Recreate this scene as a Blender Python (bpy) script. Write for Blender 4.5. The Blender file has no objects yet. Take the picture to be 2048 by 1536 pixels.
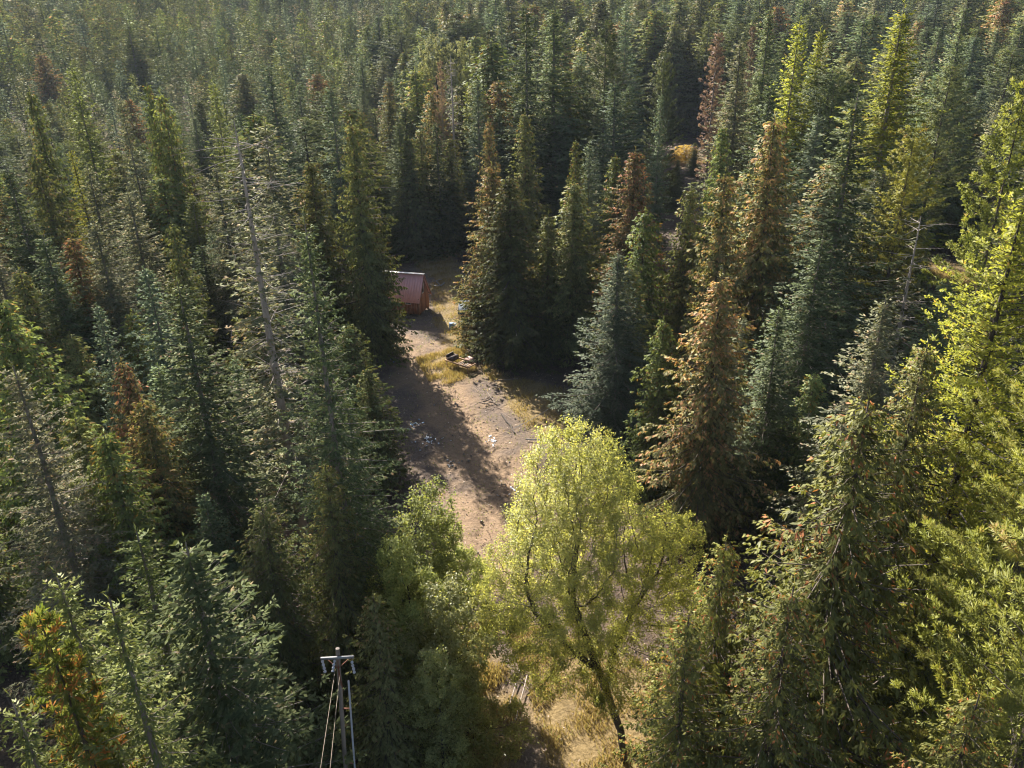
import bpy, math, random
import numpy as np
R_ = math.radians

# ------------------------------------------------------------------ camera, world, sun, exposure
CAM_H, PITCH, FPX, ROLL = 33.3, R_(25.6), 1620.0, R_(1.3)          # drone height (m), pitch below horizontal, focal length in 2048-px units
scene = bpy.context.scene
cam_d = bpy.data.cameras.new('camera'); cam = bpy.data.objects.new('camera', cam_d)
scene.collection.objects.link(cam); scene.camera = cam
from mathutils import Vector, Matrix
cam.matrix_world = Matrix.Translation((0, 0, CAM_H)) @ Matrix.Rotation(R_(90) - PITCH, 4, 'X') @ Matrix.Rotation(-ROLL, 4, 'Z')
cam_d.sensor_width = 36; cam_d.lens = 36 * FPX / 2048; cam_d.clip_end = 4000; cam_d.clip_start = 0.5

SUN_EL, SUN_AZ = R_(32.5), R_(-26.5)      # sun ahead of the camera and to its left (azimuth from +Y towards +X)
sun_dir = np.array([math.sin(SUN_AZ) * math.cos(SUN_EL), math.cos(SUN_AZ) * math.cos(SUN_EL), math.sin(SUN_EL)])
world = bpy.data.worlds.new('World'); scene.world = world; world.use_nodes = True
nt = world.node_tree; nt.nodes.clear()
wo = nt.nodes.new('ShaderNodeOutputWorld'); bg = nt.nodes.new('ShaderNodeBackground'); sk = nt.nodes.new('ShaderNodeTexSky')
sk.sky_type = 'NISHITA'; sk.sun_disc = False; sk.sun_elevation = SUN_EL; sk.sun_rotation = SUN_AZ; sk.air_density = 1.0; sk.dust_density = 1.5
bg.inputs['Strength'].default_value = 0.055
nt.links.new(sk.outputs[0], bg.inputs[0]); nt.links.new(bg.outputs[0], wo.inputs[0])
sun_d = bpy.data.lights.new('sun', 'SUN'); sun_d.energy = 5.0; sun_d.angle = R_(0.5); sun_d.color = (1.0, 0.955, 0.875)
sun = bpy.data.objects.new('sun', sun_d); scene.collection.objects.link(sun)
sun.rotation_euler = Vector(sun_dir).to_track_quat('Z', 'Y').to_euler(); sun.location = (-40, 90, 80)
scene.view_settings.view_transform = 'Standard'; scene.view_settings.look = 'None'
scene.view_settings.gamma = 1; scene.view_settings.use_curve_mapping = False
scene.view_settings.exposure = 1.9
scene.render.engine = 'CYCLES'
cy = scene.cycles
cy.max_bounces = 4; cy.diffuse_bounces = 2; cy.glossy_bounces = 2; cy.transmission_bounces = 4; cy.volume_bounces = 0; cy.transparent_max_bounces = 4; cy.use_denoising = True; cy.filter_width = 1.1

# ------------------------------------------------------------------ helpers
C = scene.collection
rng = np.random.default_rng(7)
def ray(px, py):
    a, b = px - 1024, 768 - py
    u = a * math.cos(ROLL) + b * math.sin(ROLL); v = -a * math.sin(ROLL) + b * math.cos(ROLL)
    return np.array([u, FPX * math.cos(PITCH) + v * math.sin(PITCH), -FPX * math.sin(PITCH) + v * math.cos(PITCH)])
def gnd(px, py, z=0.0):
    r = ray(px, py); t = (z - CAM_H) / r[2]
    return np.array([r[0] * t, r[1] * t, z])
def at_depth(px, py, Y):
    r = ray(px, py); t = Y / r[1]
    return np.array([r[0] * t, Y, CAM_H + r[2] * t])
def proj(p):
    x, y, z = p[0], p[1], p[2] - CAM_H
    d = y * math.cos(PITCH) - z * math.sin(PITCH); up = y * math.sin(PITCH) + z * math.cos(PITCH)
    u, v = FPX * x / d, FPX * up / d
    return 1024 + u * math.cos(ROLL) - v * math.sin(ROLL), 768 - u * math.sin(ROLL) - v * math.cos(ROLL), d
def terrain(x, y):
    x = np.asarray(x, float); y = np.asarray(y, float)
    s = np.clip(y - 210, 0, None); rise = np.where(s < 200, 0.0005 * s * s, 20 + 0.20 * (np.minimum(s, 340) - 200))
    amp = np.clip((np.hypot(x + 2, (y - 60) * .6) - 14) / 40, .12, 1)
    return rise + amp * (0.35 * np.sin(x * .11 + 1) * np.cos(y * .09) + 0.22 * np.sin(x * .31 + y * .23)) + .04 * np.sin(x * 1.3) * np.sin(y * 1.1 + x * .4)

class Geo:
    def __init__(s): s.v = []; s.f = []; s.t = []; s.n = 0
    def quads(s, P, tint=0.0):
        P = np.asarray(P, np.float32).reshape(-1, 4, 3); n = len(P)
        s.v.append(P.reshape(-1, 3)); s.f.append(np.arange(n * 4).reshape(n, 4) + s.n)
        s.t.append(np.repeat(np.broadcast_to(np.asarray(tint, np.float32), (n,)), 4)); s.n += n * 4
    def raw(s, V, F, tint=0.0):
        V = np.asarray(V, np.float32); F = np.asarray(F, int)
        s.v.append(V); s.f.append(F + s.n); s.t.append(np.full(len(V), tint, np.float32)); s.n += len(V)
    def tubes(s, Cn, rad, m=3, tint=0.0, vertical=False):
        Cn = np.asarray(Cn, float); n, k, _ = Cn.shape; rad = np.broadcast_to(rad, (n, k))
        T = np.gradient(Cn, axis=1); T /= np.linalg.norm(T, axis=2, keepdims=True) + 1e-9
        ref = np.array([1., .02, 0]) if vertical else np.array([.013, .017, 1.])
        S = np.cross(T, ref); S /= np.linalg.norm(S, axis=2, keepdims=True) + 1e-9; U = np.cross(S, T)
        a = np.arange(m) * 2 * np.pi / m
        ring = Cn[:, :, None] + rad[:, :, None, None] * (np.cos(a)[None, None, :, None] * S[:, :, None] + np.sin(a)[None, None, :, None] * U[:, :, None])
        idx = np.arange(n * k * m).reshape(n, k, m); nx = np.roll(idx, -1, axis=2)
        F = np.stack([idx[:, :-1], nx[:, :-1], nx[:, 1:], idx[:, 1:]], -1).reshape(-1, 4)
        s.v.append(ring.reshape(-1, 3).astype(np.float32)); s.f.append(F + s.n)
        s.t.append(np.full(n * k * m, tint, np.float32)); s.n += n * k * m
    def box(s, c, size, rot=None, tint=0.0):
        x, y, z = np.array(size) / 2
        V = np.array([[-x,-y,-z],[x,-y,-z],[x,y,-z],[-x,y,-z],[-x,-y,z],[x,-y,z],[x,y,z],[-x,y,z]])
        if rot is not None: V = V @ np.asarray(rot).T
        s.raw(V + np.asarray(c), [[0,3,2,1],[4,5,6,7],[0,1,5,4],[1,2,6,5],[2,3,7,6],[3,0,4,7]], tint)
    def bar(s, a, b, w, h, tint=0.0):
        a = np.asarray(a, float); b = np.asarray(b, float); d = b - a; L = np.linalg.norm(d); d /= L
        up = np.array([0, 0, 1.]) if abs(d[2]) < .95 else np.array([0, 1., 0])
        sd = np.cross(d, up); sd /= np.linalg.norm(sd); up = np.cross(sd, d)
        s.box((a + b) / 2, (L, w, h), np.stack([d, -sd, up], 1), tint)
    def sprigs(s, P, D, l, w, N, tint=0.0, mid=.45):
        D = D / (np.linalg.norm(D, axis=1, keepdims=True) + 1e-9)
        S = np.cross(D, N); S /= np.linalg.norm(S, axis=1, keepdims=True) + 1e-9
        l = np.broadcast_to(l, (len(P),))[:, None]; w = np.broadcast_to(w, (len(P),))[:, None]
        M = P + D * l * mid
        s.quads(np.stack([P, M + S * w / 2, P + D * l, M - S * w / 2], 1), tint)
    def mesh(s, name, mats, crown=None):
        """crown: (x, y, z, lift) centre of a leaf mass; its leaves are turned to face outwards and shaded as one rounded mass"""
        V = np.concatenate(s.v); F = np.concatenate(s.f).astype(np.int32); T = np.concatenate(s.t)
        if crown is not None:
            Q = V[F]; n = np.cross(Q[:, 1] - Q[:, 0], Q[:, 3] - Q[:, 0]); n /= np.linalg.norm(n, axis=1, keepdims=True) + 1e-9
            o = Q.mean(1) - np.array(crown[:3], np.float32)
            if crown[3] is not None: o[:, 2] = 0
            o /= np.linalg.norm(o, axis=1, keepdims=True) + 1e-9
            if crown[3] is not None: o[:, 2] += crown[3]
            fl = (n * o).sum(1) < 0; F[fl] = F[fl][:, ::-1]; n[fl] *= -1
            n = .45 * n + .75 * o; n /= np.linalg.norm(n, axis=1, keepdims=True) + 1e-9
            VN = np.zeros_like(V); VN[F.ravel()] = np.repeat(n, 4, 0)
        me = bpy.data.meshes.new(name); nf = len(F)
        me.vertices.add(len(V)); me.vertices.foreach_set('co', V.ravel())
        me.loops.add(nf * 4); me.loops.foreach_set('vertex_index', F.ravel())
        me.polygons.add(nf); me.polygons.foreach_set('loop_start', np.arange(0, nf * 4, 4, dtype=np.int32))
        at = me.attributes.new('tint', 'FLOAT', 'POINT'); at.data.foreach_set('value', T)
        for m in (mats if isinstance(mats, (list, tuple)) else [mats]): me.materials.append(m)
        me.update(calc_edges=True)
        if crown is not None: me.normals_split_custom_set_from_vertices(VN)
        return me
def obj(name, geo, mat, parent=None, loc=None):
    me = geo if isinstance(geo, bpy.types.Mesh) else geo.mesh(name, mat)
    o = bpy.data.objects.new(name, me); C.objects.link(o)
    if parent is not None: o.parent = parent
    if loc is not None: o.location = loc
    return o
def empty(name, loc, rz=0.0):
    o = bpy.data.objects.new(name, None); C.objects.link(o); o.location = loc; o.rotation_euler = (0, 0, rz); o.empty_display_size = .3
    return o
def tag(o, label, cat, group=None, kind=None):
    o['label'] = label; o['category'] = cat
    if group: o['group'] = group
    if kind: o['kind'] = kind
    return o

# ------------------------------------------------------------------ materials
def nodes(name):
    m = bpy.data.materials.new(name); m.use_nodes = True; m.node_tree.nodes.clear()
    N = m.node_tree.nodes; L = m.node_tree.links
    out = N.new('ShaderNodeOutputMaterial')
    return m, N, L, out
def ramp(N, stops):
    r = N.new('ShaderNodeValToRGB'); e = r.color_ramp.elements
    while len(e) < len(stops): e.new(.5)
    for k, (p, c) in enumerate(stops): e[k].position = p; e[k].color = (*c, 1)
    return r
def foliage(name, c0, c1, acc, trans=.4, acc_at=.93, vary=.016, rough=.5, spec=.25):
    m, N, L, out = nodes(name)
    at = N.new('ShaderNodeAttribute'); at.attribute_name = 'tint'
    mid = tuple((a + b) / 2 for a, b in zip(c0, c1))
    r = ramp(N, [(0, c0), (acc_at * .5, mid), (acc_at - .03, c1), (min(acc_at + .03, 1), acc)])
    L.new(at.outputs['Fac'], r.inputs[0])
    oi = N.new('ShaderNodeObjectInfo'); hs = N.new('ShaderNodeHueSaturation')
    def mr(lo, hi, src):
        n = N.new('ShaderNodeMapRange'); n.inputs[3].default_value = lo; n.inputs[4].default_value = hi; L.new(src, n.inputs[0]); return n.outputs[0]
    ml = N.new('ShaderNodeMath'); ml.operation = 'MULTIPLY'; ml.inputs[1].default_value = 7.31; L.new(oi.outputs['Random'], ml.inputs[0])
    fr = N.new('ShaderNodeMath'); fr.operation = 'FRACT'; L.new(ml.outputs[0], fr.inputs[0])
    L.new(mr(.5 - vary, .5 + vary, oi.outputs['Random']), hs.inputs['Hue']); L.new(mr(.72, 1.28, fr.outputs[0]), hs.inputs['Value'])
    hs.inputs['Saturation'].default_value = 1.0
    L.new(r.outputs[0], hs.inputs['Color'])
    b = N.new('ShaderNodeBsdfDiffuse'); gl = N.new('ShaderNodeBsdfGlossy'); gl.inputs['Roughness'].default_value = rough
    t = N.new('ShaderNodeBsdfTranslucent'); mx = N.new('ShaderNodeMixShader'); mx.inputs[0].default_value = trans
    mg = N.new('ShaderNodeMixShader'); mg.inputs[0].default_value = .045 * spec
    br = N.new('ShaderNodeMixRGB'); br.blend_type = 'MULTIPLY'; br.inputs[0].default_value = 1; br.inputs[2].default_value = (1.25, 1.25, .75, 1)
    L.new(hs.outputs[0], b.inputs['Color']); L.new(hs.outputs[0], br.inputs[1]); L.new(br.outputs[0], t.inputs['Color'])
    L.new(b.outputs[0], mx.inputs[1]); L.new(t.outputs[0], mx.inputs[2])
    L.new(mx.outputs[0], mg.inputs[1]); L.new(gl.outputs[0], mg.inputs[2]); L.new(mg.outputs[0], out.inputs[0])
    return m
def solid(name, c, c2=None, scale=3.0, rough=.8, metal=0.0, bump=0.0, stretch=(1, 1, 1), detail=6, spec=.3):
    m, N, L, out = nodes(name)
    b = N.new('ShaderNodeBsdfPrincipled'); b.inputs['Roughness'].default_value = rough; b.inputs['Metallic'].default_value = metal; b.inputs['Specular IOR Level'].default_value = spec
    tc = N.new('ShaderNodeTexCoord'); mp = N.new('ShaderNodeMapping'); mp.inputs['Scale'].default_value = stretch
    nz = N.new('ShaderNodeTexNoise'); nz.inputs['Scale'].default_value = scale; nz.inputs['Detail'].default_value = detail
    L.new(tc.outputs['Object'], mp.inputs[0]); L.new(mp.outputs[0], nz.inputs['Vector'])
    r = ramp(N, [(.3, c), (.7, c2 or tuple(x * .7 for x in c))]); L.new(nz.outputs[0], r.inputs[0]); L.new(r.outputs[0], b.inputs['Base Color'])
    if bump:
        bp = N.new('ShaderNodeBump'); bp.inputs['Strength'].default_value = bump; bp.inputs['Distance'].default_value = .05
        L.new(nz.outputs[0], bp.inputs['Height']); L.new(bp.outputs[0], b.inputs['Normal'])
    L.new(b.outputs[0], out.inputs[0]); return m
M = {}
M['bark'] = solid('bark', (.11, .085, .065), (.055, .042, .034), 6, .95, bump=.6, stretch=(1, 1, .25))
M['bark_grey'] = solid('bark_grey', (.24, .20, .17), (.11, .09, .075), 5, .95, bump=.6, stretch=(1, 1, .25))
M['bark_dark'] = solid('bark_dark', (.07, .055, .045), (.03, .024, .02), 6, .95, bump=.6, stretch=(1, 1, .25))
M['dead_wood'] = solid('dead_wood', (.40, .335, .29), (.25, .205, .175), 6, .9, bump=.4, stretch=(1, 1, .2))
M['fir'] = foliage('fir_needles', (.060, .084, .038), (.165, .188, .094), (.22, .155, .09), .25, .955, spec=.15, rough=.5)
M['fir_dark'] = foliage('fir_needles_dark', (.048, .064, .026), (.125, .140, .062), (.18, .14, .07), .25, .96, spec=.15)  # fir needles with crown self-shade put into the colour
M['fir_blue'] = foliage('fir_needles_blue', (.066, .092, .054), (.180, .206, .128), (.22, .18, .12), .25, .97, spec=.15, rough=.5)
M['fir_brown'] = foliage('fir_needles_thin', (.085, .092, .050), (.215, .205, .122), (.28, .20, .12), .25, .85, spec=.15, rough=.5)
M['fir_green'] = foliage('fir_needles_fresh', (.074, .092, .026), (.178, .182, .058), (.16, .13, .06), .32, .97, spec=.35)
M['cedar'] = foliage('cedar_fronds', (.074, .086, .028), (.182, .180, .062), (.20, .13, .055), .25, .92, spec=.35)
M['cedar_rust'] = foliage('cedar_fronds_rust', (.090, .096, .036), (.220, .185, .076), (.34, .18, .085), .28, .70, vary=.02, spec=.3)
M['cedar_green'] = foliage('cedar_fronds_fresh', (.085, .110, .032), (.205, .218, .070), (.25, .14, .045), .32, .93, spec=.3)
M['cedar_flag'] = foliage('cedar_fronds_flagged', (.090, .100, .026), (.215, .212, .062), (.36, .15, .055), .30, .945, spec=.3)
M['pine'] = foliage('pine_needles', (.112, .124, .024), (.275, .258, .060), (.26, .17, .05), .34, .95, vary=.015, spec=.3)
M['pine_dark'] = foliage('pine_needles_dark', (.062, .082, .034), (.155, .168, .072), (.19, .14, .07), .25, .95, spec=.35)
M['pine_orange'] = foliage('pine_needles_orange', (.090, .125, .025), (.190, .190, .045), (.42, .19, .055), .42, .70, vary=.01)
M['larch'] = foliage('larch_needles', (.132, .150, .025), (.300, .290, .055), (.34, .23, .05), .48, .96, vary=.012, spec=.25)
M['leaf_yellow'] = foliage('autumn_leaves', (.200, .215, .055), (.465, .430, .125), (.46, .36, .09), .55, .96, vary=.0, spec=.4, rough=.4)
M['leaf_green'] = foliage('shrub_leaves', (.140, .155, .050), (.325, .315, .112), (.33, .27, .11), .50, .94, vary=.012, spec=.5, rough=.38)
M['leaf_lime'] = foliage('lime_leaves', (.150, .180, .048), (.350, .355, .105), (.36, .29, .09), .50, .95, vary=0, spec=.3)
M['leaf_pale'] = foliage('pale_autumn_leaves', (.19, .20, .08), (.34, .32, .15), (.36, .30, .12), .35, .96, vary=0)
M['leaf_gold'] = foliage('gold_leaves', (.36, .24, .06), (.56, .38, .11), (.5, .26, .06), .45, .95, vary=.01)
M['dead_red'] = foliage('dead_needles', (.15, .098, .075), (.22, .14, .105), (.16, .12, .08), .3, .95, vary=.01)
M['dead_grey'] = foliage('dead_twigs', (.20, .16, .15), (.34, .27, .25), (.2, .15, .13), .1, .95, vary=.01)

# ------------------------------------------------------------------ tree generators
def unit(a): return a / (np.linalg.norm(a, axis=-1, keepdims=True) + 1e-9)
def trunk_geo(g, h, r0, seed, wob=.05, sides=8, top=.02, z0=-.3, lean=(0, 0)):
    r = np.random.default_rng(seed); k = 14; t = np.linspace(0, 1, k)
    z = z0 + (h - z0) * t
    x = wob * np.cumsum(r.normal(0, 1, k)) * .3 + lean[0] * t; y = wob * np.cumsum(r.normal(0, 1, k)) * .3 + lean[1] * t
    x -= x[0]; y -= y[0]
    rad = r0 * (1 - t) ** .85 + top; rad[0] *= 1.35
    g.tubes(np.stack([x, y, z], 1)[None], rad[None], sides, .3, vertical=True)
    return lambda zz: np.stack([np.interp(zz, z, x), np.interp(zz, z, y), zz], -1)
PROF = {
    'fir': lambda t: (1 - t) ** .82 * np.minimum(1, .70 + 2.2 * t) + .02,
    'spire': lambda t: (1 - t) ** .76 * np.minimum(1, .6 + 1.8 * t) + .03,
    'cedar': lambda t: (1 - t) ** .72 * np.minimum(1, .80 + 1.0 * t) + .015,
    'pine': lambda t: np.clip(1 - t, 0, 1) ** .55 * np.minimum(1, .55 + 1.3 * t) + .03,
    'larch': lambda t: (1 - t) ** .8 * np.minimum(1, .7 + 1.2 * t) + .03,
}
def conifer(seed, h, R, style, lod, z0f=.06, thin=1.0, top_bare=0.0, tr=None, gap=None, nb=None):
    """returns (trunk_geo, crown_geo). lod: sprig detail, 0 far .. 3 near"""
    r = np.random.default_rng(seed); g = Geo(); c = Geo()
    axis = trunk_geo(g, h, tr or h * (.0105 if lod > 1 else .0075), seed, .05, 8 if lod > 1 else 5, sides_top(style))
    z0 = h * z0f
    wg = gap or {'fir': .46, 'spire': .42, 'cedar': .30, 'pine': .75, 'larch': .55}[style]
    n_b = nb or {'fir': 7, 'spire': 6, 'cedar': 7, 'pine': 6, 'larch': 6}[style]
    if lod == 0: wg *= 1.6
    zs = np.arange(z0, h * .985, wg); n = len(zs) * n_b
    z = np.repeat(zs, n_b) + r.normal(0, wg * (.16 if style in ('fir', 'spire', 'pine') else .5), n)
    z = np.clip(z, z0 * .9, h * .985)
    az = np.tile(np.arange(n_b) * 2 * np.pi / n_b, len(zs)) + np.repeat(r.uniform(0, 6.28, len(zs)), n_b) + r.normal(0, .3, n)
    t = (z - z0) / (h - z0); t = np.clip(t, 0, 1)
    lump = 1 + .16 * np.sin(3 * az + 9 * t + seed) + .12 * np.sin(2 * az - 17 * t + seed * 2.1) + .10 * np.sin(31 * t + seed)
    L = R * PROF[style](t) * r.uniform(.68, 1.08, n) * lump
    keep = (r.random(n) < thin) & (t < 1 - top_bare)
    z, az, t, L = z[keep], az[keep], t[keep], L[keep]; n = len(z)
    out = np.stack([np.cos(az), np.sin(az), 0 * az], 1)
    if style in ('fir', 'spire'): a = -.28 + .95 * t ** 1.6 + r.normal(0, .07, n); b = .10 - .12 * t
    elif style == 'cedar': a = -.55 + 1.35 * t ** 1.5 + r.normal(0, .10, n); b = .34 - .65 * t + r.normal(0, .08, n)
    elif style == 'pine': a = -.02 + .75 * t + r.normal(0, .08, n); b = .20 + r.normal(0, .05, n)
    else: a = -.22 + .75 * t + r.normal(0, .10, n); b = .10 + r.normal(0, .06, n)
    base = axis(z)
    bend = r.normal(0, .10, n); sidev = np.stack([-out[:, 1], out[:, 0], 0 * az], 1)
    def P(s, i): return base[i] + (L[i] * s)[:, None] * out[i] + (L[i] * bend[i] * s * s)[:, None] * sidev[i] + np.stack([0 * s, 0 * s, L[i] * (a[i] * s + b[i] * s * s)], 1)
    def Tn(s, i): return unit(out[i] + (2 * bend[i] * s)[:, None] * sidev[i] + np.stack([0 * s, 0 * s, a[i] + 2 * b[i] * s], 1))
    if lod >= 1:
        k = 5 if lod > 1 else 3; S = np.linspace(0, .82, k); ii = np.repeat(np.arange(n), k)
        Cn = P(np.tile(S, n), ii).reshape(n, k, 3)
        g.tubes(Cn, (np.clip(.008 + .011 * L, .01, .07)[:, None] * {'pine': .45, 'fir': .6, 'spire': .6}.get(style, 1) * np.linspace(1, .3, k)[None]), 3, .6)
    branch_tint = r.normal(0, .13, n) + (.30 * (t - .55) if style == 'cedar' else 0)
    # laterals
    lg = {'fir': .22, 'spire': .20, 'cedar': .22, 'pine': .20, 'larch': .19}[style] * {0: 2.2, 1: .95, 2: .74, 3: .62}[lod]
    m = np.maximum(3, (L / lg).astype(int)); i = np.repeat(np.arange(n), m)
    s = r.uniform(.03 if style != 'pine' else .10, 1.0, len(i)) ** (.9 if style != 'pine' else .6)
    sd = np.where(r.random(len(i)) < .5, 1., -1.)
    T = Tn(s, i); side = unit(np.cross(np.broadcast_to([0., 0, 1], T.shape), T)) * sd[:, None]
    ang = r.normal({'fir': .95, 'spire': .9, 'cedar': .85, 'pine': .75, 'larch': .9}[style], .18, len(i))
    droop = {'fir': .16, 'spire': .2, 'cedar': .55, 'pine': -.25, 'larch': .10}[style]
    D = unit(np.cos(ang)[:, None] * T + np.sin(ang)[:, None] * side + np.array([0, 0, -1.]) * (droop + r.normal(0, .12, len(i)))[:, None])
    lf = {'fir': .42, 'spire': .40, 'cedar': .34, 'pine': .32, 'larch': .36}[style]
    ll = np.clip(lf * L[i] * (1.05 - s), .22, 1.6) * r.uniform(.7, 1.2, len(i))
    B = P(s, i); tl = branch_tint[i] + r.normal(0, .10, len(i))
    # tip shoots
    it = np.arange(n); B = np.concatenate([B, P(np.full(n, .86), it)]); D = np.concatenate([D, Tn(np.full(n, .95), it)])
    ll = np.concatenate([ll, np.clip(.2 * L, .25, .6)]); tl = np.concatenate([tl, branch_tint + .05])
    W3 = {0: 2.1, 1: 1.15, 2: .92, 3: .50}[lod]
    zup = np.array([0, 0, 1.])
    def emit(B, D, ll, tl, gap, sl, sw, spread, drop, jit, normal_up=.8):
        q = np.maximum(1, (ll / gap).astype(int)); j = np.repeat(np.arange(len(B)), q)
        u = r.uniform(0, 1, len(j)); sg = np.where(r.random(len(j)) < .5, 1., -1.)
        sdv = unit(np.cross(np.broadcast_to(zup, (len(j), 3)), D[j])) * sg[:, None]
        d = unit(D[j] * .8 + sdv * spread + np.array([0, 0, -drop]) + r.normal(0, jit, (len(j), 3)))
        o = B[j] + D[j] * (ll[j] * u)[:, None] + np.stack([0 * u, 0 * u, -.10 * ll[j] * u * u], 1)
        N = unit(zup * normal_up + r.normal(0, .45, (len(j), 3)))
        tt = np.clip(.47 + tl[j] + r.normal(0, .22, len(j)), 0, 1)
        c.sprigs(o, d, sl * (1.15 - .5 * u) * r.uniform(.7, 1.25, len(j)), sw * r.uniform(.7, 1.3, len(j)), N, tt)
    if style in ('fir', 'spire'):
        emit(B, D, ll, tl, .085 * W3 * (1 if lod else 1.6), .30 * W3 ** .7, .095 * W3 * 1.15, .55, .22, .22, .60)
    elif style == 'cedar':
        emit(B, D, ll, tl, .085 * W3 * (1 if lod else 1.6), .34 * W3 ** .7, .105 * W3 * 1.15, .42, .75, .25, .10)
    elif style == 'larch':
        emit(B, D, ll, tl, .055 * W3 * (1 if lod else 1.5), .19 * W3 ** .8, .062 * W3 * 1.2, .6, -.25, .45, .2)
    else:  # pine: tufts
        q = np.maximum(2, (ll / (.24 * (1 if lod > 1 else 1.5))).astype(int)); j = np.repeat(np.arange(len(B)), q); u = r.uniform(.35, 1.05, len(j))
        o = B[j] + D[j] * (ll[j] * u)[:, None]; dd = unit(D[j] + zup * .55 + r.normal(0, .25, (len(j), 3)))
        nn = {0: 3, 1: 6, 2: 9, 3: 7}[lod]; k2 = np.repeat(np.arange(len(j)), nn)
        nd = unit(dd[k2] * .75 + r.normal(0, .55, (len(k2), 3)))
        tt = np.clip(.47 + tl[j][k2] + r.normal(0, .10, len(j))[k2] + r.normal(0, .15, len(k2)), 0, 1)
        c.sprigs(o[k2] - dd[k2] * .04, nd, {0: .40, 1: .28, 2: .25, 3: .24}[lod] * r.uniform(.75, 1.2, len(k2)), {0: .16, 1: .06, 2: .045, 3: .030}[lod], r.normal(0, 1, (len(k2), 3)), tt, .6)
    # short inner shoots that clothe the stem
    nc = int(h * (1 - z0f) * {0: 12, 1: 60, 2: 110, 3: 170}[lod] * (thin if thin > .7 else 0.1))
    zc_ = r.uniform(z0, h * .97, nc); tc_ = (zc_ - z0) / (h - z0); ac_ = r.uniform(0, 6.28, nc); rc_ = R * PROF[style](tc_) * r.uniform(.10, .65, nc) ** 2
    oc = axis(zc_) + np.stack([np.cos(ac_) * rc_, np.sin(ac_) * rc_, 0 * rc_], 1)
    dc = unit(np.stack([np.cos(ac_), np.sin(ac_), r.normal(-.35, .5, nc)], 1) + r.normal(0, .3, (nc, 3)))
    c.sprigs(oc, dc, (.34 if style != 'larch' else .22) * W3 ** .7 * r.uniform(.7, 1.4, nc), .10 * W3, r.normal(0, 1, (nc, 3)), np.clip(r.normal(.45, .2, nc), 0, 1))
    # leader
    kz = np.linspace(h * .965, h * 1.012, 14); o = axis(np.minimum(kz, h)); o[:, 2] = kz
    if top_bare == 0:
        d = unit(r.normal(0, .5, (14, 3)) + zup * .9); c.sprigs(o, d, .26, .06 * W3, r.normal(0, 1, (14, 3)), .5)
    return g, c
def sides_top(style): return .018

def dead_limbs(g, seed, h, zr, n, Lr, droop=.1, rad=.02, axis=None):
    r = np.random.default_rng(seed); z = r.uniform(*zr, n); az = r.uniform(0, 6.28, n); L = r.uniform(*Lr, n); k = 6; s = np.linspace(0, 1, k)
    dz = r.normal(-droop, .15, n)[:, None] * s + r.normal(.05, .2, n)[:, None] * s ** 2
    cv = r.normal(0, .22, n)[:, None] * s ** 2
    X = np.cos(az)[:, None] * s - np.sin(az)[:, None] * cv; Y = np.sin(az)[:, None] * s + np.cos(az)[:, None] * cv
    Pn = np.stack([X * L[:, None], Y * L[:, None], z[:, None] + dz * L[:, None]], -1)
    g.tubes(Pn, rad * (1.1 - s)[None] * np.ones((n, 1)), 4, .7)
    i = np.repeat(np.arange(n), 5); u = r.uniform(.3, .95, len(i)); kk = (u * (k - 1)).astype(int); b = Pn[i, kk]
    d = unit(np.stack([np.cos(az[i]), np.sin(az[i]), 0 * u - .15], 1) + r.normal(0, .6, (len(i), 3)))
    l = L[i] * r.uniform(.12, .3, len(i)); sl = np.linspace(0, 1, 3)
    g.tubes(b[:, None] + d[:, None] * (l[:, None] * sl)[..., None], rad * .4 * (1.1 - sl)[None] * np.ones((len(i), 1)), 3, .7)

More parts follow.
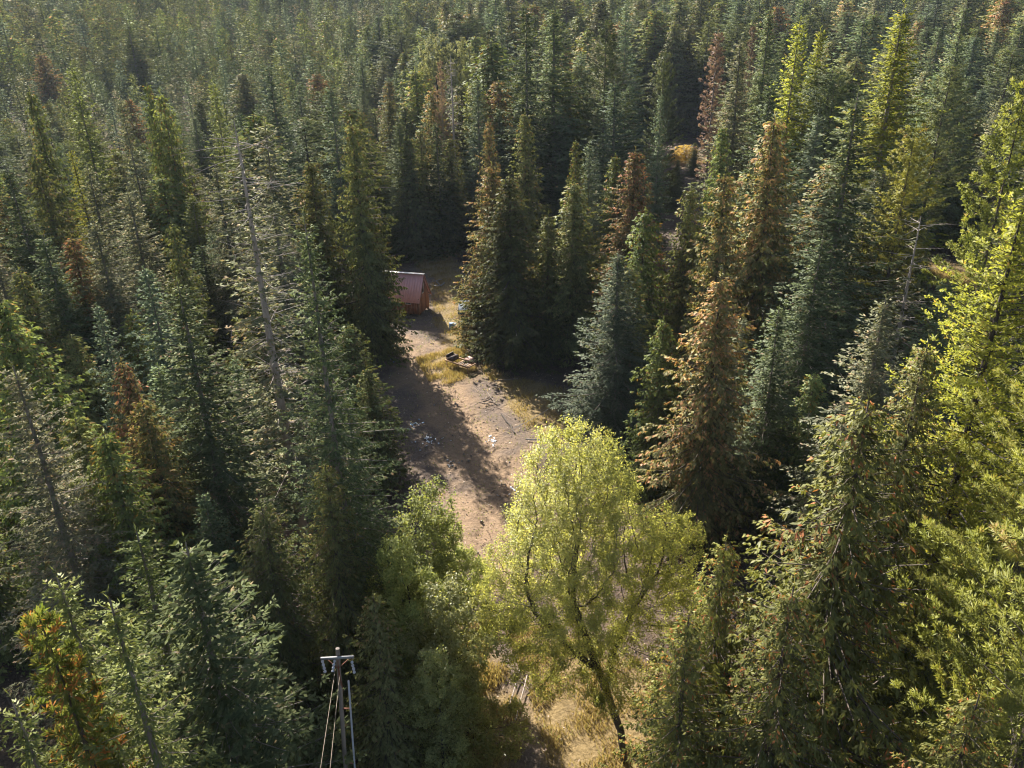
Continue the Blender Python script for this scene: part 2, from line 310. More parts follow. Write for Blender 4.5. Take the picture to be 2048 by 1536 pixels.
def broadleaf(seed, blobs, trunk, n_leaf, leaf, trunk_r=.28, n_att=1500, step=.38, sag=.0):
    """blobs: (x, y, z, rx, rz, weight) crown volumes; trunk: list of stem polylines. Branches grow towards points scattered in the blobs."""
    r = np.random.default_rng(seed); g = Geo(); c = Geo()
    W = np.array([b[5] for b in blobs], float); W /= W.sum(); pk = r.choice(len(blobs), n_att, p=W); B = np.array(blobs)[pk]
    d = unit(r.normal(0, 1, (n_att, 3))) * (r.uniform(.05, 1, n_att) ** .42)[:, None]
    A = B[:, :3] + d * np.stack([B[:, 3], B[:, 3], B[:, 4]], 1)
    pos = []; par = []
    for line in trunk:
        line = np.array(line, float); prev = -1
        for a_, b_ in zip(line[:-1], line[1:]):
            k = max(2, int(np.linalg.norm(b_ - a_) / step))
            for q in range(k + (0 if len(pos) else 1)):
                pos.append(a_ + (b_ - a_) * (q + (0 if len(pos) == 0 else 1)) / k if len(pos) else a_); par.append(prev); prev = len(pos) - 1
    pos = np.array(pos); par = list(par); alive = np.ones(n_att, bool)
    nearest = np.full(n_att, -1); nd = np.full(n_att, 1e9)
    dd = np.linalg.norm(A[:, None] - pos[None], axis=2); nearest = dd.argmin(1); nd = dd.min(1)
    for it in range(70):
        act = alive & (nd < 7.0)
        if not act.any(): break
        src, inv = np.unique(nearest[act], return_inverse=True)
        vec = unit(A[act] - pos[nearest[act]]); acc = np.zeros((len(src), 3)); np.add.at(acc, inv, vec)
        new = pos[src] + unit(unit(acc) + r.normal(0, .16, acc.shape) + np.array([0, 0, -sag])) * step
        k0 = len(pos); pos = np.vstack([pos, new]); par += list(src)
        d2 = np.linalg.norm(A[:, None] - new[None], axis=2); m = d2.min(1); a_ = d2.argmin(1) + k0
        up = m < nd; nearest[up] = a_[up]; nd[up] = m[up]; alive &= nd > step * 1.15
    par = np.array(par); n = len(pos); w = np.zeros(n); kids = np.zeros(n, int)
    for k in range(n):
        if par[k] >= 0: kids[par[k]] += 1
    w[kids == 0] = 1.0
    for k in range(n - 1, 0, -1):
        if par[k] >= 0: w[par[k]] += w[k] ** 1.0
    rad = trunk_r * (w / w.max()) ** .52; rad = np.maximum(rad, .006)
    k = np.where(par >= 0)[0]; seg = np.stack([pos[par[k]], pos[k]], 1)
    rr = np.stack([np.minimum(rad[par[k]], rad[k] * 1.5), rad[k]], 1); big = rad[k] > .05
    g.tubes(seg[big] , rr[big], 7, .4); g.tubes(seg[~big], rr[~big], 3, .4)
    tw = np.where(w <= max(3, np.percentile(w, 62)))[0]; tw = tw[par[tw] >= 0]
    pick = r.choice(tw, n_leaf); u = r.uniform(0, 1.3, n_leaf)[:, None]
    o = pos[par[pick]] * (1 - u) + pos[pick] * u + r.normal(0, .13, (n_leaf, 3))
    low = r.normal(0, .11, n)[pick]
    d = unit(r.normal(0, .8, (n_leaf, 3)) + np.array([0, 0, -.35]))
    c.sprigs(o, d, leaf * r.uniform(.7, 1.35, n_leaf), leaf * .62 * r.uniform(.8, 1.2, n_leaf), r.normal(0, 1, (n_leaf, 3)), np.clip(.48 + low + r.normal(0, .22, n_leaf), 0, 1))
    return g, c

# prototypes: name -> (height, radius, trunk mesh, crown mesh)
PROTO = {}
def proto(key, h, R, gc, bark, leaf, crown=(0, 0, 0, .5)):
    g, c = gc
    PROTO[key] = (h, R, g.mesh(key + '_trunk', M[bark]), c.mesh(key + '_crown', M[leaf], crown))
for v in range(3): proto('fir_near%d' % v, 24, 5.0, conifer(11 + v, 24, 5.0, 'fir', 2, .07), 'bark_grey', 'fir')
proto('fir_fine0', 20, 4.4, conifer(15, 20, 4.4, 'fir', 3, .05), 'bark_grey', 'fir')
for v in range(2): proto('cedar_fine%d' % v, 22, 4.6, conifer(55 + v, 22, 4.6, 'cedar', 3, .04), 'bark', 'cedar')
for v in range(4): proto('fir_mid%d' % v, 22, 4.2, conifer(31 + v, 22, 4.2, 'fir' if v % 2 else 'spire', 1, .06, .97), 'bark_grey', 'fir')
for v in range(2): proto('cedar_near%d' % v, 22, 4.4, conifer(51 + v, 22, 4.4, 'cedar', 2, .04), 'bark', 'cedar')
for v in range(4): proto('cedar_mid%d' % v, 20, 3.9, conifer(61 + v, 20, 3.9, 'cedar', 1, .03), 'bark', 'cedar')
proto('larch_near0', 28, 7.0, conifer(71, 28, 7.0, 'larch', 2, .06, gap=.52), 'bark_dark', 'larch')
for v in range(2): proto('larch_mid%d' % v, 30, 3.6, conifer(73 + v, 30, 3.6, 'larch', 1, .12, .95, gap=.45), 'bark_dark', 'larch')
proto('pine_near0', 26, 6.4, conifer(81, 26, 6.4, 'pine', 3, .06, gap=.72), 'bark', 'pine')
for v in range(2): proto('pine_mid%d' % v, 28, 4.2, conifer(83 + v, 28, 4.2, 'pine', 1, .22, .95, gap=.6), 'bark', 'pine_dark')
proto('pine_small0', 18, 1.9, conifer(87, 18, 1.9, 'pine', 2, .35, gap=.6), 'bark', 'pine_orange')
for v in range(2): proto('sapling_fir%d' % v, 19, 2.7, conifer(91 + v, 19, 2.7, 'spire', 3, .10, gap=.5), 'bark_grey', 'fir_green')
# the tall bare-topped spruce
g_, c_ = conifer(97, 31, 4.0, 'fir', 2, .10, .46, .10, tr=.29, gap=.5)
dead_limbs(g_, 98, 31, (9, 30.0), 170, (.4, 2.8), .06, .020)
proto('snag_spruce0', 31, 4.0, (g_, c_), 'dead_wood', 'fir_brown')
g_, c_ = conifer(99, 22, 2.6, 'fir', 1, .25, .40, .20)
dead_limbs(g_, 100, 22, (5, 21.5), 70, (.5, 1.9), .02, .02)
proto('snag_fir0', 22, 2.6, (g_, c_), 'dead_wood', 'fir_brown')
g_ = Geo(); c_ = Geo(); trunk_geo(g_, 22, .24, 5); dead_limbs(g_, 101, 22, (5, 21.5), 90, (.5, 2.2), .1, .022)
c_.sprigs(np.stack([rng.normal(0, .5, 400), rng.normal(0, .5, 400), rng.uniform(10, 21, 400)], 1), rng.normal(0, 1, (400, 3)), .3, .05, rng.normal(0, 1, (400, 3)), .5)
proto('dead_snag0', 22, 2.2, (g_, c_), 'dead_wood', 'dead_grey')
proto('dead_pine0', 24, 2.4, conifer(103, 24, 2.4, 'pine', 1, .25, .8), 'bark_grey', 'dead_red')
# the big leafy tree: origin at its base, crown set off to the left over the leaning stem
proto('birch0', 21, 5.0, broadleaf(113, [(-2.6, 1.2, 12.6, 4.3, 6.0, 5), (-2.9, 1.6, 17.0, 2.9, 3.4, 2.6), (-5.0, .6, 11.2, 3.0, 3.8, 2.0), (1.7, 1.2, 13.6, 1.8, 2.4, 1.0), (2.4, .9, 10.0, 2.0, 2.0, .9), (-4.2, 0, 7.4, 2.4, 1.8, .6), (-.6, -.6, 7.2, 2.8, 1.6, .5)],
      [[(0, 0, -.3), (-.3, .05, 2.2), (-1.1, .2, 5.0), (-2.0, .5, 7.6), (-2.9, .9, 10.5)], [(-1.1, .2, 5.0), (-.9, .5, 7.2), (.2, 1.0, 10.0)], [(-1.5, .3, 6.2), (-3.4, .4, 8.4), (-4.8, .5, 10.2)]], 146000, .097, .20, 4200, .27), 'bark', 'leaf_yellow', (-2.4, 1.0, 9.5, None))
for v in range(2):
    ar = np.random.default_rng(150 + v); bl = [(ar.normal(0, 1.1), ar.normal(0, 1.1), z_, ar.uniform(1.5, 2.3), ar.uniform(1.5, 2.2), 1) for z_ in (3.2, 4.2, 5.2, 6.4, 7.5, 8.7, 9.8, 11.0)] + [(ar.normal(0, .6), ar.normal(0, .6), 13.0, 1.3, 1.7, .7)]
    proto('alder%d' % v, 15, 3.0, broadleaf(121 + v, bl, [[(0, 0, -.2), (.2, .1, 3), (.1, 0, 8)], [(.1, 0, -.2), (.9, .2, 3.5)], [(-.1, 0, -.2), (-.9, -.2, 3.5)]], 30000, .145, .10, 1300, .34), 'bark_dark', 'leaf_green', (0, 0, 5.5, None))
proto('poplar0', 27, 4.0, broadleaf(141, [(0, 0, 21.5, 3.6, 5.0, 2), (1.5, .3, 19, 2.4, 3.4, 1), (-1.5, 0, 18.5, 2.4, 3.0, 1)], [[(0, 0, -.2), (.2, 0, 17)]], 14000, .24, .2, 700, .5), 'bark_dark', 'leaf_yellow', (0, 0, 18, None))
proto('yellow_bush0', 9, 3.6, broadleaf(131, [(0, 0, 5, 3.2, 3.6, 2), (1.2, .3, 3, 2.4, 2.4, 1)], [[(0, 0, -.2), (0, 0, 3)]], 12000, .20, .14, 500, .45), 'bark_dark', 'leaf_gold', (0, 0, 3, None))

BASE_NAME = dict(fir='fir_tree', cedar='cedar_tree', larch='larch_tree', pine='pine_tree', sapling='fir_tree', snag='half_bare_tree', dead='dead_tree', birch='leafy_tree', alder='leafy_tree', yellow='leafy_tree', poplar='leafy_tree')
CATEGORY = dict(fir_tree='fir', cedar_tree='cedar', larch_tree='larch', pine_tree='pine', half_bare_tree='half-bare tree', dead_tree='dead tree', leafy_tree='leafy tree', golden_bush='bush', leafless_shrub='shrub')
TREES = []
def plant(key, x, y, h, R, leaf=None, rz=None, label=None, group=None, tipxy=None, name=None):
    hp, Rp, tm, cm = PROTO[key]
    nm = name or BASE_NAME[key.split('_')[0].rstrip('0123456789')]
    z = float(terrain(x, y))
    e = empty(nm, (x, y, z), rng.uniform(0, 6.28) if rz is None else rz)
    e.rotation_euler = (rng.normal(0, R_(.25 if label else 1.5)), rng.normal(0, R_(.25 if label else 1.5)), e.rotation_euler[2]) if not key.startswith(('birch', 'snag')) else e.rotation_euler
    an = 1.0 if key.startswith('birch') else rng.uniform(.86, 1.16)
    e.scale = (R / Rp * an, R / Rp / an, h / hp)
    t = obj('trunk', tm, None, e); c = obj('crown', cm, None, e)
    if leaf:
        c.material_slots[0].link = 'OBJECT'; c.material_slots[0].material = M[leaf]
    tip = proj((x, y, z + h))
    rec = dict(o=e, x=x, y=y, h=h, R=R, tip=tip[:2], key=key, nm=nm, leaf=leaf, named=bool(label))
    if label: tag(e, label, CATEGORY[nm], group)
    TREES.append(rec); return rec
def tree_at(key, px, py, Y, R, leaf=None, label=None, rz=None, group=None, name=None):
    p = at_depth(px, py, Y); z = float(terrain(p[0], p[1]))
    R *= {'fir': 1.5 if Y < 60 else 1.75, 'cedar': 1.36, 'larch': 1.2, 'pine': 1.12, 'snag': 1.15, 'sapling': 1.15}.get(key.split('_')[0], 1.0)
    return plant(key, p[0], p[1], p[2] - z, R, leaf, rz, label, group, name=name)


# ------------------------------------------------------------------ ground
def poly(pts): return np.array([gnd(*p)[:2] for p in pts])
def seg_dist(P, A):
    d = np.full(len(P), 1e9)
    for a, b in zip(A[:-1], A[1:]):
        ab = b - a; t = np.clip(((P - a) @ ab) / (ab @ ab), 0, 1)
        d = np.minimum(d, np.linalg.norm(P - (a + t[:, None] * ab), axis=1))
    return d
def inside(P, A):
    r = np.zeros(len(P), bool); j = len(A) - 1
    for i in range(len(A)):
        c = ((A[i, 1] > P[:, 1]) != (A[j, 1] > P[:, 1])) & (P[:, 0] < (A[j, 0] - A[i, 0]) * (P[:, 1] - A[i, 1]) / (A[j, 1] - A[i, 1] + 1e-12) + A[i, 0])
        r ^= c; j = i
    return r
def signed(P, A):   # >0 inside
    d = seg_dist(P, np.vstack([A, A[:1]])); return np.where(inside(P, A), d, -d)
PATH = poly([(815, 700), (850, 735), (895, 805), (935, 870), (975, 940), (1005, 1010), (985, 1100), (985, 1200), (1010, 1320), (1060, 1450), (1100, 1536), (1130, 1700)])
CLEAR = poly([(690, 720), (760, 660), (800, 640), (800, 505), (925, 495), (930, 640), (960, 720), (1010, 750), (1140, 770), (1150, 910), (1070, 930), (1010, 1040), (990, 1250), (1340, 1340), (1350, 1560), (960, 1580), (900, 1300), (850, 1000), (720, 900)])
GRASS1 = poly([(895, 660), (930, 670), (965, 745), (1010, 800), (1050, 860), (1120, 900), (1140, 780), (1010, 750), (960, 700)])
GRASS2 = poly([(830, 720), (925, 690), (960, 750), (900, 770), (862, 770)])
GRASS3 = poly([(1000, 1230), (1340, 1340), (1380, 1600), (1120, 1620), (1060, 1400)])
GRASS4 = poly([(805, 510), (920, 500), (925, 680), (885, 690), (865, 640), (862, 560)])
GRASS5 = poly([(905, 1260), (985, 1230), (1040, 1420), (1040, 1620), (880, 1620)])
SPOT = [(gnd(1370, 325), 5.0), (gnd(1935, 545), 6.0), (gnd(1905, 560), 5.0)]
def axis_pts(lo, hi, a, b, fine, coarse):
    mid = np.arange(a, b, fine); out = [mid[0]]
    l = []; s = fine; x = a
    while x > lo: s = min(s * 1.25, coarse); x -= s; l.append(x)
    u = []; s = fine; x = mid[-1]
    while x < hi: s = min(s * 1.25, coarse); x += s; u.append(x)
    return np.concatenate([l[::-1], mid, u])
gx = axis_pts(-1500, 1500, -26, 22, .30, 40); gy = axis_pts(-300, 2200, 14, 122, .34, 40)
GX, GY = np.meshgrid(gx, gy); P2 = np.stack([GX.ravel(), GY.ravel()], 1)
GZ = terrain(P2[:, 0], P2[:, 1])
nz = np.random.default_rng(3)
wob = .9 * np.sin(P2[:, 0] * .9 + 1.3 * np.sin(P2[:, 1] * .5)) + .7 * np.sin(P2[:, 1] * 1.1 + P2[:, 0] * .6) + .4 * np.sin(P2[:, 0] * 2.7 - P2[:, 1] * 1.9)
dp = seg_dist(P2, PATH)
dirt = np.clip((np.where(P2[:, 1] > 46, 4.0, np.clip(4.0 - (46 - P2[:, 1]) * .4, .6, 4)) + wob - dp) / 2.2, 0, 1) * (1 - .55 * (P2[:, 1] < 38))
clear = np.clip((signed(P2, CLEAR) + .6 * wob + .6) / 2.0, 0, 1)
gr = np.zeros(len(P2))
for A in (GRASS1, GRASS2, GRASS3, GRASS4, GRASS5): gr = np.maximum(gr, np.clip((signed(P2, A) + .4 * wob + .3) / 1.2, 0, 1))
for c_, rad in SPOT: gr = np.maximum(gr, np.clip((rad - np.linalg.norm(P2 - c_[:2], axis=1) + wob) / 2, 0, 1))
near = (np.abs(P2[:, 0] + 2) < 24) & (P2[:, 1] > 14) & (P2[:, 1] < 122)
GZ = GZ + near * (nz.normal(0, .018, len(GZ)) - .15 * np.clip(1 - np.abs(dp - 1.0) / .5, 0, 1) + .07 * np.clip(1 - np.abs(dp - 1.9) / .5, 0, 1) * (P2[:, 1] < 84) + .05 * gr)
nX, nY = len(gx), len(gy); ii = np.arange(nX * nY).reshape(nY, nX)
F = np.stack([ii[:-1, :-1], ii[:-1, 1:], ii[1:, 1:], ii[1:, :-1]], -1).reshape(-1, 4)
gg = Geo(); gg.raw(np.stack([P2[:, 0], P2[:, 1], GZ], 1), F)
def ground_mat():
    m, N, L, out = nodes('forest_ground')
    b = N.new('ShaderNodeBsdfPrincipled'); b.inputs['Roughness'].default_value = .95; b.inputs['Specular IOR Level'].default_value = .15
    tc = N.new('ShaderNodeTexCoord')
    def noise(sc, det=8, rough=.6):
        n = N.new('ShaderNodeTexNoise'); n.inputs['Scale'].default_value = sc; n.inputs['Detail'].default_value = det; n.inputs['Roughness'].default_value = rough
        L.new(tc.outputs['Object'], n.inputs['Vector']); return n.outputs[0]
    def attr(nm):
        a = N.new('ShaderNodeAttribute'); a.attribute_name = nm; return a.outputs['Fac']
    def mix(f, a, b_):
        n = N.new('ShaderNodeMixRGB'); L.new(f, n.inputs[0]); L.new(a, n.inputs[1]); L.new(b_, n.inputs[2]); return n.outputs[0]
    def edge(f, n):     # break a soft mask up with noise
        a = N.new('ShaderNodeMath'); a.operation = 'MULTIPLY_ADD'; L.new(n, a.inputs[0]); a.inputs[1].default_value = 1.1; a.inputs[2].default_value = -.55
        s = N.new('ShaderNodeMath'); s.operation = 'ADD'; L.new(f, s.inputs[0]); L.new(a.outputs[0], s.inputs[1]); s.use_clamp = True; return s.outputs[0]
    n1, n2, n3 = noise(1.1), noise(6.0), noise(.25, 4)
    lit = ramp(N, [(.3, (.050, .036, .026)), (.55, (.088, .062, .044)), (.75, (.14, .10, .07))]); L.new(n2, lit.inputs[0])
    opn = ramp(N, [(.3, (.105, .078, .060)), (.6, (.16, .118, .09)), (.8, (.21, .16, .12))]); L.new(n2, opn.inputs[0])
    drt = ramp(N, [(.25, (.185, .122, .074)), (.5, (.262, .174, .106)), (.78, (.335, .235, .152))]); L.new(n1, drt.inputs[0])
    drt2 = ramp(N, [(.3, (.200, .132, .080)), (.7, (.310, .213, .134))]); L.new(n2, drt2.inputs[0])
    mm = N.new('ShaderNodeMixRGB'); mm.inputs[0].default_value = .5; L.new(drt.outputs[0], mm.inputs[1]); L.new(drt2.outputs[0], mm.inputs[2])
    grs = ramp(N, [(.3, (.16, .112, .05)), (.55, (.235, .165, .075)), (.8, (.30, .222, .112))]); L.new(n2, grs.inputs[0])
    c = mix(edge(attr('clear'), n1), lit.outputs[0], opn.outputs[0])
    c = mix(edge(attr('dirt'), n1), c, mm.outputs[0])
    c = mix(edge(attr('grass'), n1), c, grs.outputs[0])
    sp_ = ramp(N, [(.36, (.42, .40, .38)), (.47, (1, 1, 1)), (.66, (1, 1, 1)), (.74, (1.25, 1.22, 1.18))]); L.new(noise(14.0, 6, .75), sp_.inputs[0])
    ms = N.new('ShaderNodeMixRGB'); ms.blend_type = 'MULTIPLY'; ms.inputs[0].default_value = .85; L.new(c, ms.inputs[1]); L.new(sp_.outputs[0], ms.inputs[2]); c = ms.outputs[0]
    L.new(c, b.inputs['Base Color'])
    bp = N.new('ShaderNodeBump'); bp.inputs['Strength'].default_value = 1.0; bp.inputs['Distance'].default_value = .2
    L.new(noise(3.0, 10, .7), bp.inputs['Height']); L.new(bp.outputs[0], b.inputs['Normal']); L.new(b.outputs[0], out.inputs[0]); return m
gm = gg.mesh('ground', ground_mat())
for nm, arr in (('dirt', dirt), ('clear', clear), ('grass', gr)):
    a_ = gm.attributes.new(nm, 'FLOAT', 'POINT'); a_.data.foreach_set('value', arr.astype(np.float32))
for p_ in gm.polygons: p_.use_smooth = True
ground = obj('ground', gm, None); tag(ground, 'brown forest floor with pale dirt track through the clearing', 'ground', kind='structure')

# ------------------------------------------------------------------ catalogued trees (tip pixel, distance, crown radius)
T = tree_at
# left foreground
T('snag_spruce0', 472, 240, 45, 4.3, None, 'tall spruce with bare grey trunk and dead upper limbs on the left', rz=.6)
T('fir_near0', 355, 565, 40, 3.4, 'fir', 'grey-green fir just left of the bare-trunked spruce, its stem showing')
T('fir_fine0', 612, 440, 33, 3.2, 'fir', 'tall dark green fir just right of the bare-trunked spruce, beside the track')
T('cedar_near0', 620, 320, 79, 3.8, 'cedar', 'shorter left one of the two dark cedars beside the cabin')
T('cedar_near1', 702, 245, 76, 3.4, 'cedar', 'tall dark cedar whose skirt hides the left end of the cabin')
T('cedar_mid1', 740, 400, 78, 2.1, 'cedar', 'smaller dark cedar tucked between the tallest cedar and the cabin')
T('cedar_near0', 8, 595, 43, 4.0, 'cedar_green', 'broad olive cedar cut by the left picture edge at mid height')
T('fir_mid1', 195, 612, 50, 2.2, 'fir_blue', 'small pale pointed fir left of the bare-trunked spruce')
T('cedar_mid2', 118, 540, 62, 2.2, 'cedar_green', 'small bright yellow-green cedar standing sunlit before dark shade on the left')
T('fir_fine0', 22, 735, 31, 3.4, 'fir_brown', 'large grey-green fir filling the left edge below the olive cedar')
T('cedar_mid3', 242, 722, 43, 2.6, 'cedar_rust', 'rusty cedar left of the bare-trunked spruce')
T('cedar_near1', 150, 835, 36, 3.0, 'cedar', 'olive cedar with bare pale limbs in the left foreground')
T('cedar_near0', 208, 868, 33, 2.9, 'cedar_green', 'green cedar with rust flecks in the left foreground')
T('cedar_near1', 285, 800, 38, 2.8, 'cedar_rust', 'brownish cedar between the rusty cedar and the grey-green fir')
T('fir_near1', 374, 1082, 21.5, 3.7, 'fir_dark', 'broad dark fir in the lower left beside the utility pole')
T('sapling_fir1', 273, 1062, 24.5, 2.6, 'fir_green', 'light green slender fir rising left behind the broad dark fir')
T('sapling_fir0', 110, 1146, 19.5, 2.5, 'fir_green', 'slender fir with spiky leader above the orange pine')
T('sapling_fir1', 208, 1195, 17.5, 2.7, 'fir_green', 'bright sunlit spiky fir right of the orange pine')
T('pine_small0', 92, 1238, 17, 1.5, 'pine_orange', 'small pine with orange inner needles in the lower left corner')
T('sapling_fir0', 6, 1412, 13.2, 2.0, 'fir_green', 'fir tip poking in at the bottom left corner')
T('cedar_fine0', 640, 930, 29.5, 2.5, 'cedar', 'dark drooping cedar in shade behind the utility pole')
T('cedar_fine1', 520, 1010, 29, 3.4, 'cedar', 'dark cedar in shade left of the utility pole top')
T('fir_near2', 690, 790, 36, 1.9, 'fir', 'dark fir with bright lit edge bordering the shaded side of the track')
T('cedar_near1', 745, 1190, 25.5, 1.9, 'cedar', 'low dark cedar right of the utility pole')
# leafy trees by the track
T('alder0', 832, 950, 33, 2.7, 'leaf_lime', 'light green leafy tree on the left of the track')
T('alder1', 886, 1118, 27.5, 2.5, 'leaf_green', 'grey-green bushy leafy tree in front of the lighter one, left of track')
T('alder1', 795, 1040, 30, 2.5, 'leaf_lime', 'small leafy tree squeezed between the dark firs and the light green one', rz=2.0)
T('alder0', 868, 1265, 25, 1.9, 'leaf_green', 'low leafy bush at the foot of the grey-green bushy tree', rz=4.0)
T('alder1', 915, 1015, 33.5, 1.8, 'leaf_lime', 'leafy sapling added for shade at the edge of the track above the bushy tree', rz=1.0)  # sapling added to cover and shade the sunlit track
b0 = gnd(1250, 1522)
plant('birch0', b0[0], b0[1], 18.3, 4.4, 'leaf_yellow', 0.0, 'large bright yellow-green leafy tree in the lower middle')
T('cedar_mid1', 695, 650, 58, 2.8, 'cedar', 'cedar added for its shadow, behind the firs left of the track')  # unseen cedar put in so its shadow falls on the lower track
T('cedar_mid3', 735, 735, 52, 2.3, 'cedar', 'low dark cedar on the shaded left edge of the track')
# middle, around the clearing
T('fir_near1', 1239, 505, 57, 3.6, 'fir_blue', 'blue-grey fir right of the clearing behind the yellow leafy tree')
T('cedar_near1', 984, 330, 79, 4.0, 'cedar_rust', 'brownish cedar right behind the clearing, left one of the pointed pair')
T('cedar_near0', 1020, 354, 75, 4.6, 'cedar', 'cedar with dense cone standing right beside the small shed')
T('cedar_mid1', 948, 545, 79.5, 1.9, 'cedar_rust', 'low rusty cedar hugging the shed')
T('cedar_near1', 1148, 365, 78, 4.4, 'cedar', 'olive cedar behind the blue-grey fir')
T('cedar_mid3', 1095, 430, 76, 2.8, 'cedar', 'short dark cedar filling the gap right of the dense cone cedar')
T('cedar_mid0', 1154, 281, 96, 1.9, 'cedar_green', 'narrow bright yellow-green cedar behind the olive cedar')
T('fir_mid2', 1180, 286, 98, 2.0, 'fir_blue', 'narrow blue-grey fir beside the narrow bright cedar')
T('cedar_near1', 1270, 300, 79, 3.9, 'cedar_rust', 'broad rusty brown cedar left of the golden bush')
T('cedar_mid1', 1382, 372, 71, 2.8, 'cedar', 'slim green cedar below the golden bush')
T('cedar_mid2', 1330, 640, 50, 2.4, 'cedar_green', 'green cedar beside the reddish foreground cedar')
T('cedar_near0', 1440, 555, 45, 3.9, 'cedar_rust', 'reddish-brown foreground cedar right of the yellow leafy tree')
T('cedar_mid0', 1450, 345, 63, 3.0, 'cedar_rust', 'orange-brown cedar behind the reddish foreground cedar')
T('cedar_near1', 1557, 235, 64, 4.4, 'cedar_rust', 'tall rust-topped cedar on the right beside the tall layered fir')
T('cedar_mid3', 1448, 250, 88, 2.5, 'cedar_green', 'pale green cedar just right of the golden bush')
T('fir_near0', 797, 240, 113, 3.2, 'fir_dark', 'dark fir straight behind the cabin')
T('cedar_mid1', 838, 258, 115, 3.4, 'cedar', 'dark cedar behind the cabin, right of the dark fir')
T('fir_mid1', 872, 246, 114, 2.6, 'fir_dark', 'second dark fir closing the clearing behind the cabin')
T('cedar_mid2', 820, 275, 111, 3.4, 'cedar', 'low cedar added for shade between the two dark firs behind the cabin')  # extra cedar put in to shade the open ground behind the cabin
T('cedar_mid3', 900, 275, 115, 3.0, 'cedar', 'cedar added for shade behind the lumber, right of the second dark fir')  # second extra cedar, added for its shadow on the clearing
# right side
T('fir_near2', 1717, 185, 58, 4.8, 'fir', 'tall fir with layered boughs right of the rust-topped cedar')
T('fir_near0', 1640, 470, 52, 3.8, 'fir', 'dark fir in shade below the tall layered fir')
T('fir_mid3', 1560, 620, 48, 2.8, 'fir', 'dark fir in the shaded gap right of the reddish cedar')
T('fir_near1', 1770, 600, 42, 3.4, 'fir_brown', 'grey-green fir behind the large foreground cedar')
T('snag_fir0', 1843, 432, 55, 3.0, None, 'fir with bare pale top in the right half')
T('fir_mid0', 1890, 560, 50, 3.0, 'fir', 'dark fir right of the bare pale topped fir')
T('fir_near2', 1813, 12, 84, 5.0, 'larch', 'broad bright yellow-green larch near the top right', name='larch_tree')
T('fir_mid3', 1597, 43, 100, 3.2, 'larch', 'narrow yellow-green larch left of the broad bright larch', name='larch_tree')
T('fir_mid1', 1640, 60, 108, 3.0, 'larch', 'second yellow-green larch close behind the narrow one', name='larch_tree')
T('fir_near0', 1935, 8, 113, 3.8, 'fir', 'huge dark fir right of the broad bright larch')
T('pine_mid0', 1905, 130, 102, 4.6, 'pine_dark', 'pine with bare trunk over a sunlit grass patch at right')
T('pine_mid1', 2052, 165, 52, 3.4, 'pine', 'large pine cut by the right edge, upper part')
T('pine_mid1', 1832, 255, 66, 3.2, 'pine', 'yellow-green pine below the broad bright larch')
T('pine_mid0', 1676, 150, 95, 3.6, 'pine_dark', 'dark round-topped pine below the narrow larches')
T('larch_near0', 2062, 372, 30.5, 6.2, 'larch', 'bright larch with long level boughs at the right edge')
T('pine_near0', 2330, 690, 19, 6.3, 'pine', 'bushy yellow-green pine filling the lower right edge')
T('pine_near0', 2190, 640, 25, 4.2, 'pine', 'pine bough cluster at the right edge below the larch', rz=2.0)
T('cedar_fine0', 1728, 800, 22, 5.2, 'cedar_flag', 'large foreground cedar with pale bare stem at lower right', rz=1.0)
T('cedar_fine1', 1852, 688, 30, 3.3, 'cedar', 'cedar behind the large foreground cedar, near the right larch')
T('cedar_fine1', 1447, 1076, 21.5, 2.7, 'cedar_flag', 'leaning-limbed cedar left of the large foreground cedar')
T('cedar_fine1', 1380, 1233, 18.8, 2.5, 'cedar_flag', 'low green cedar at the bottom right of the yellow leafy tree')
T('cedar_fine1', 1600, 1180, 17.5, 3.2, 'cedar_flag', 'lower cedar in front of the large foreground cedar')
T('cedar_fine0', 1960, 1390, 14.5, 2.6, 'cedar_flag', 'cedar filling the bottom right corner under the bushy pine')
T('fir_fine0', 160, 1290, 22, 2.6, 'fir_dark', 'dark fir in shade behind the orange pine')
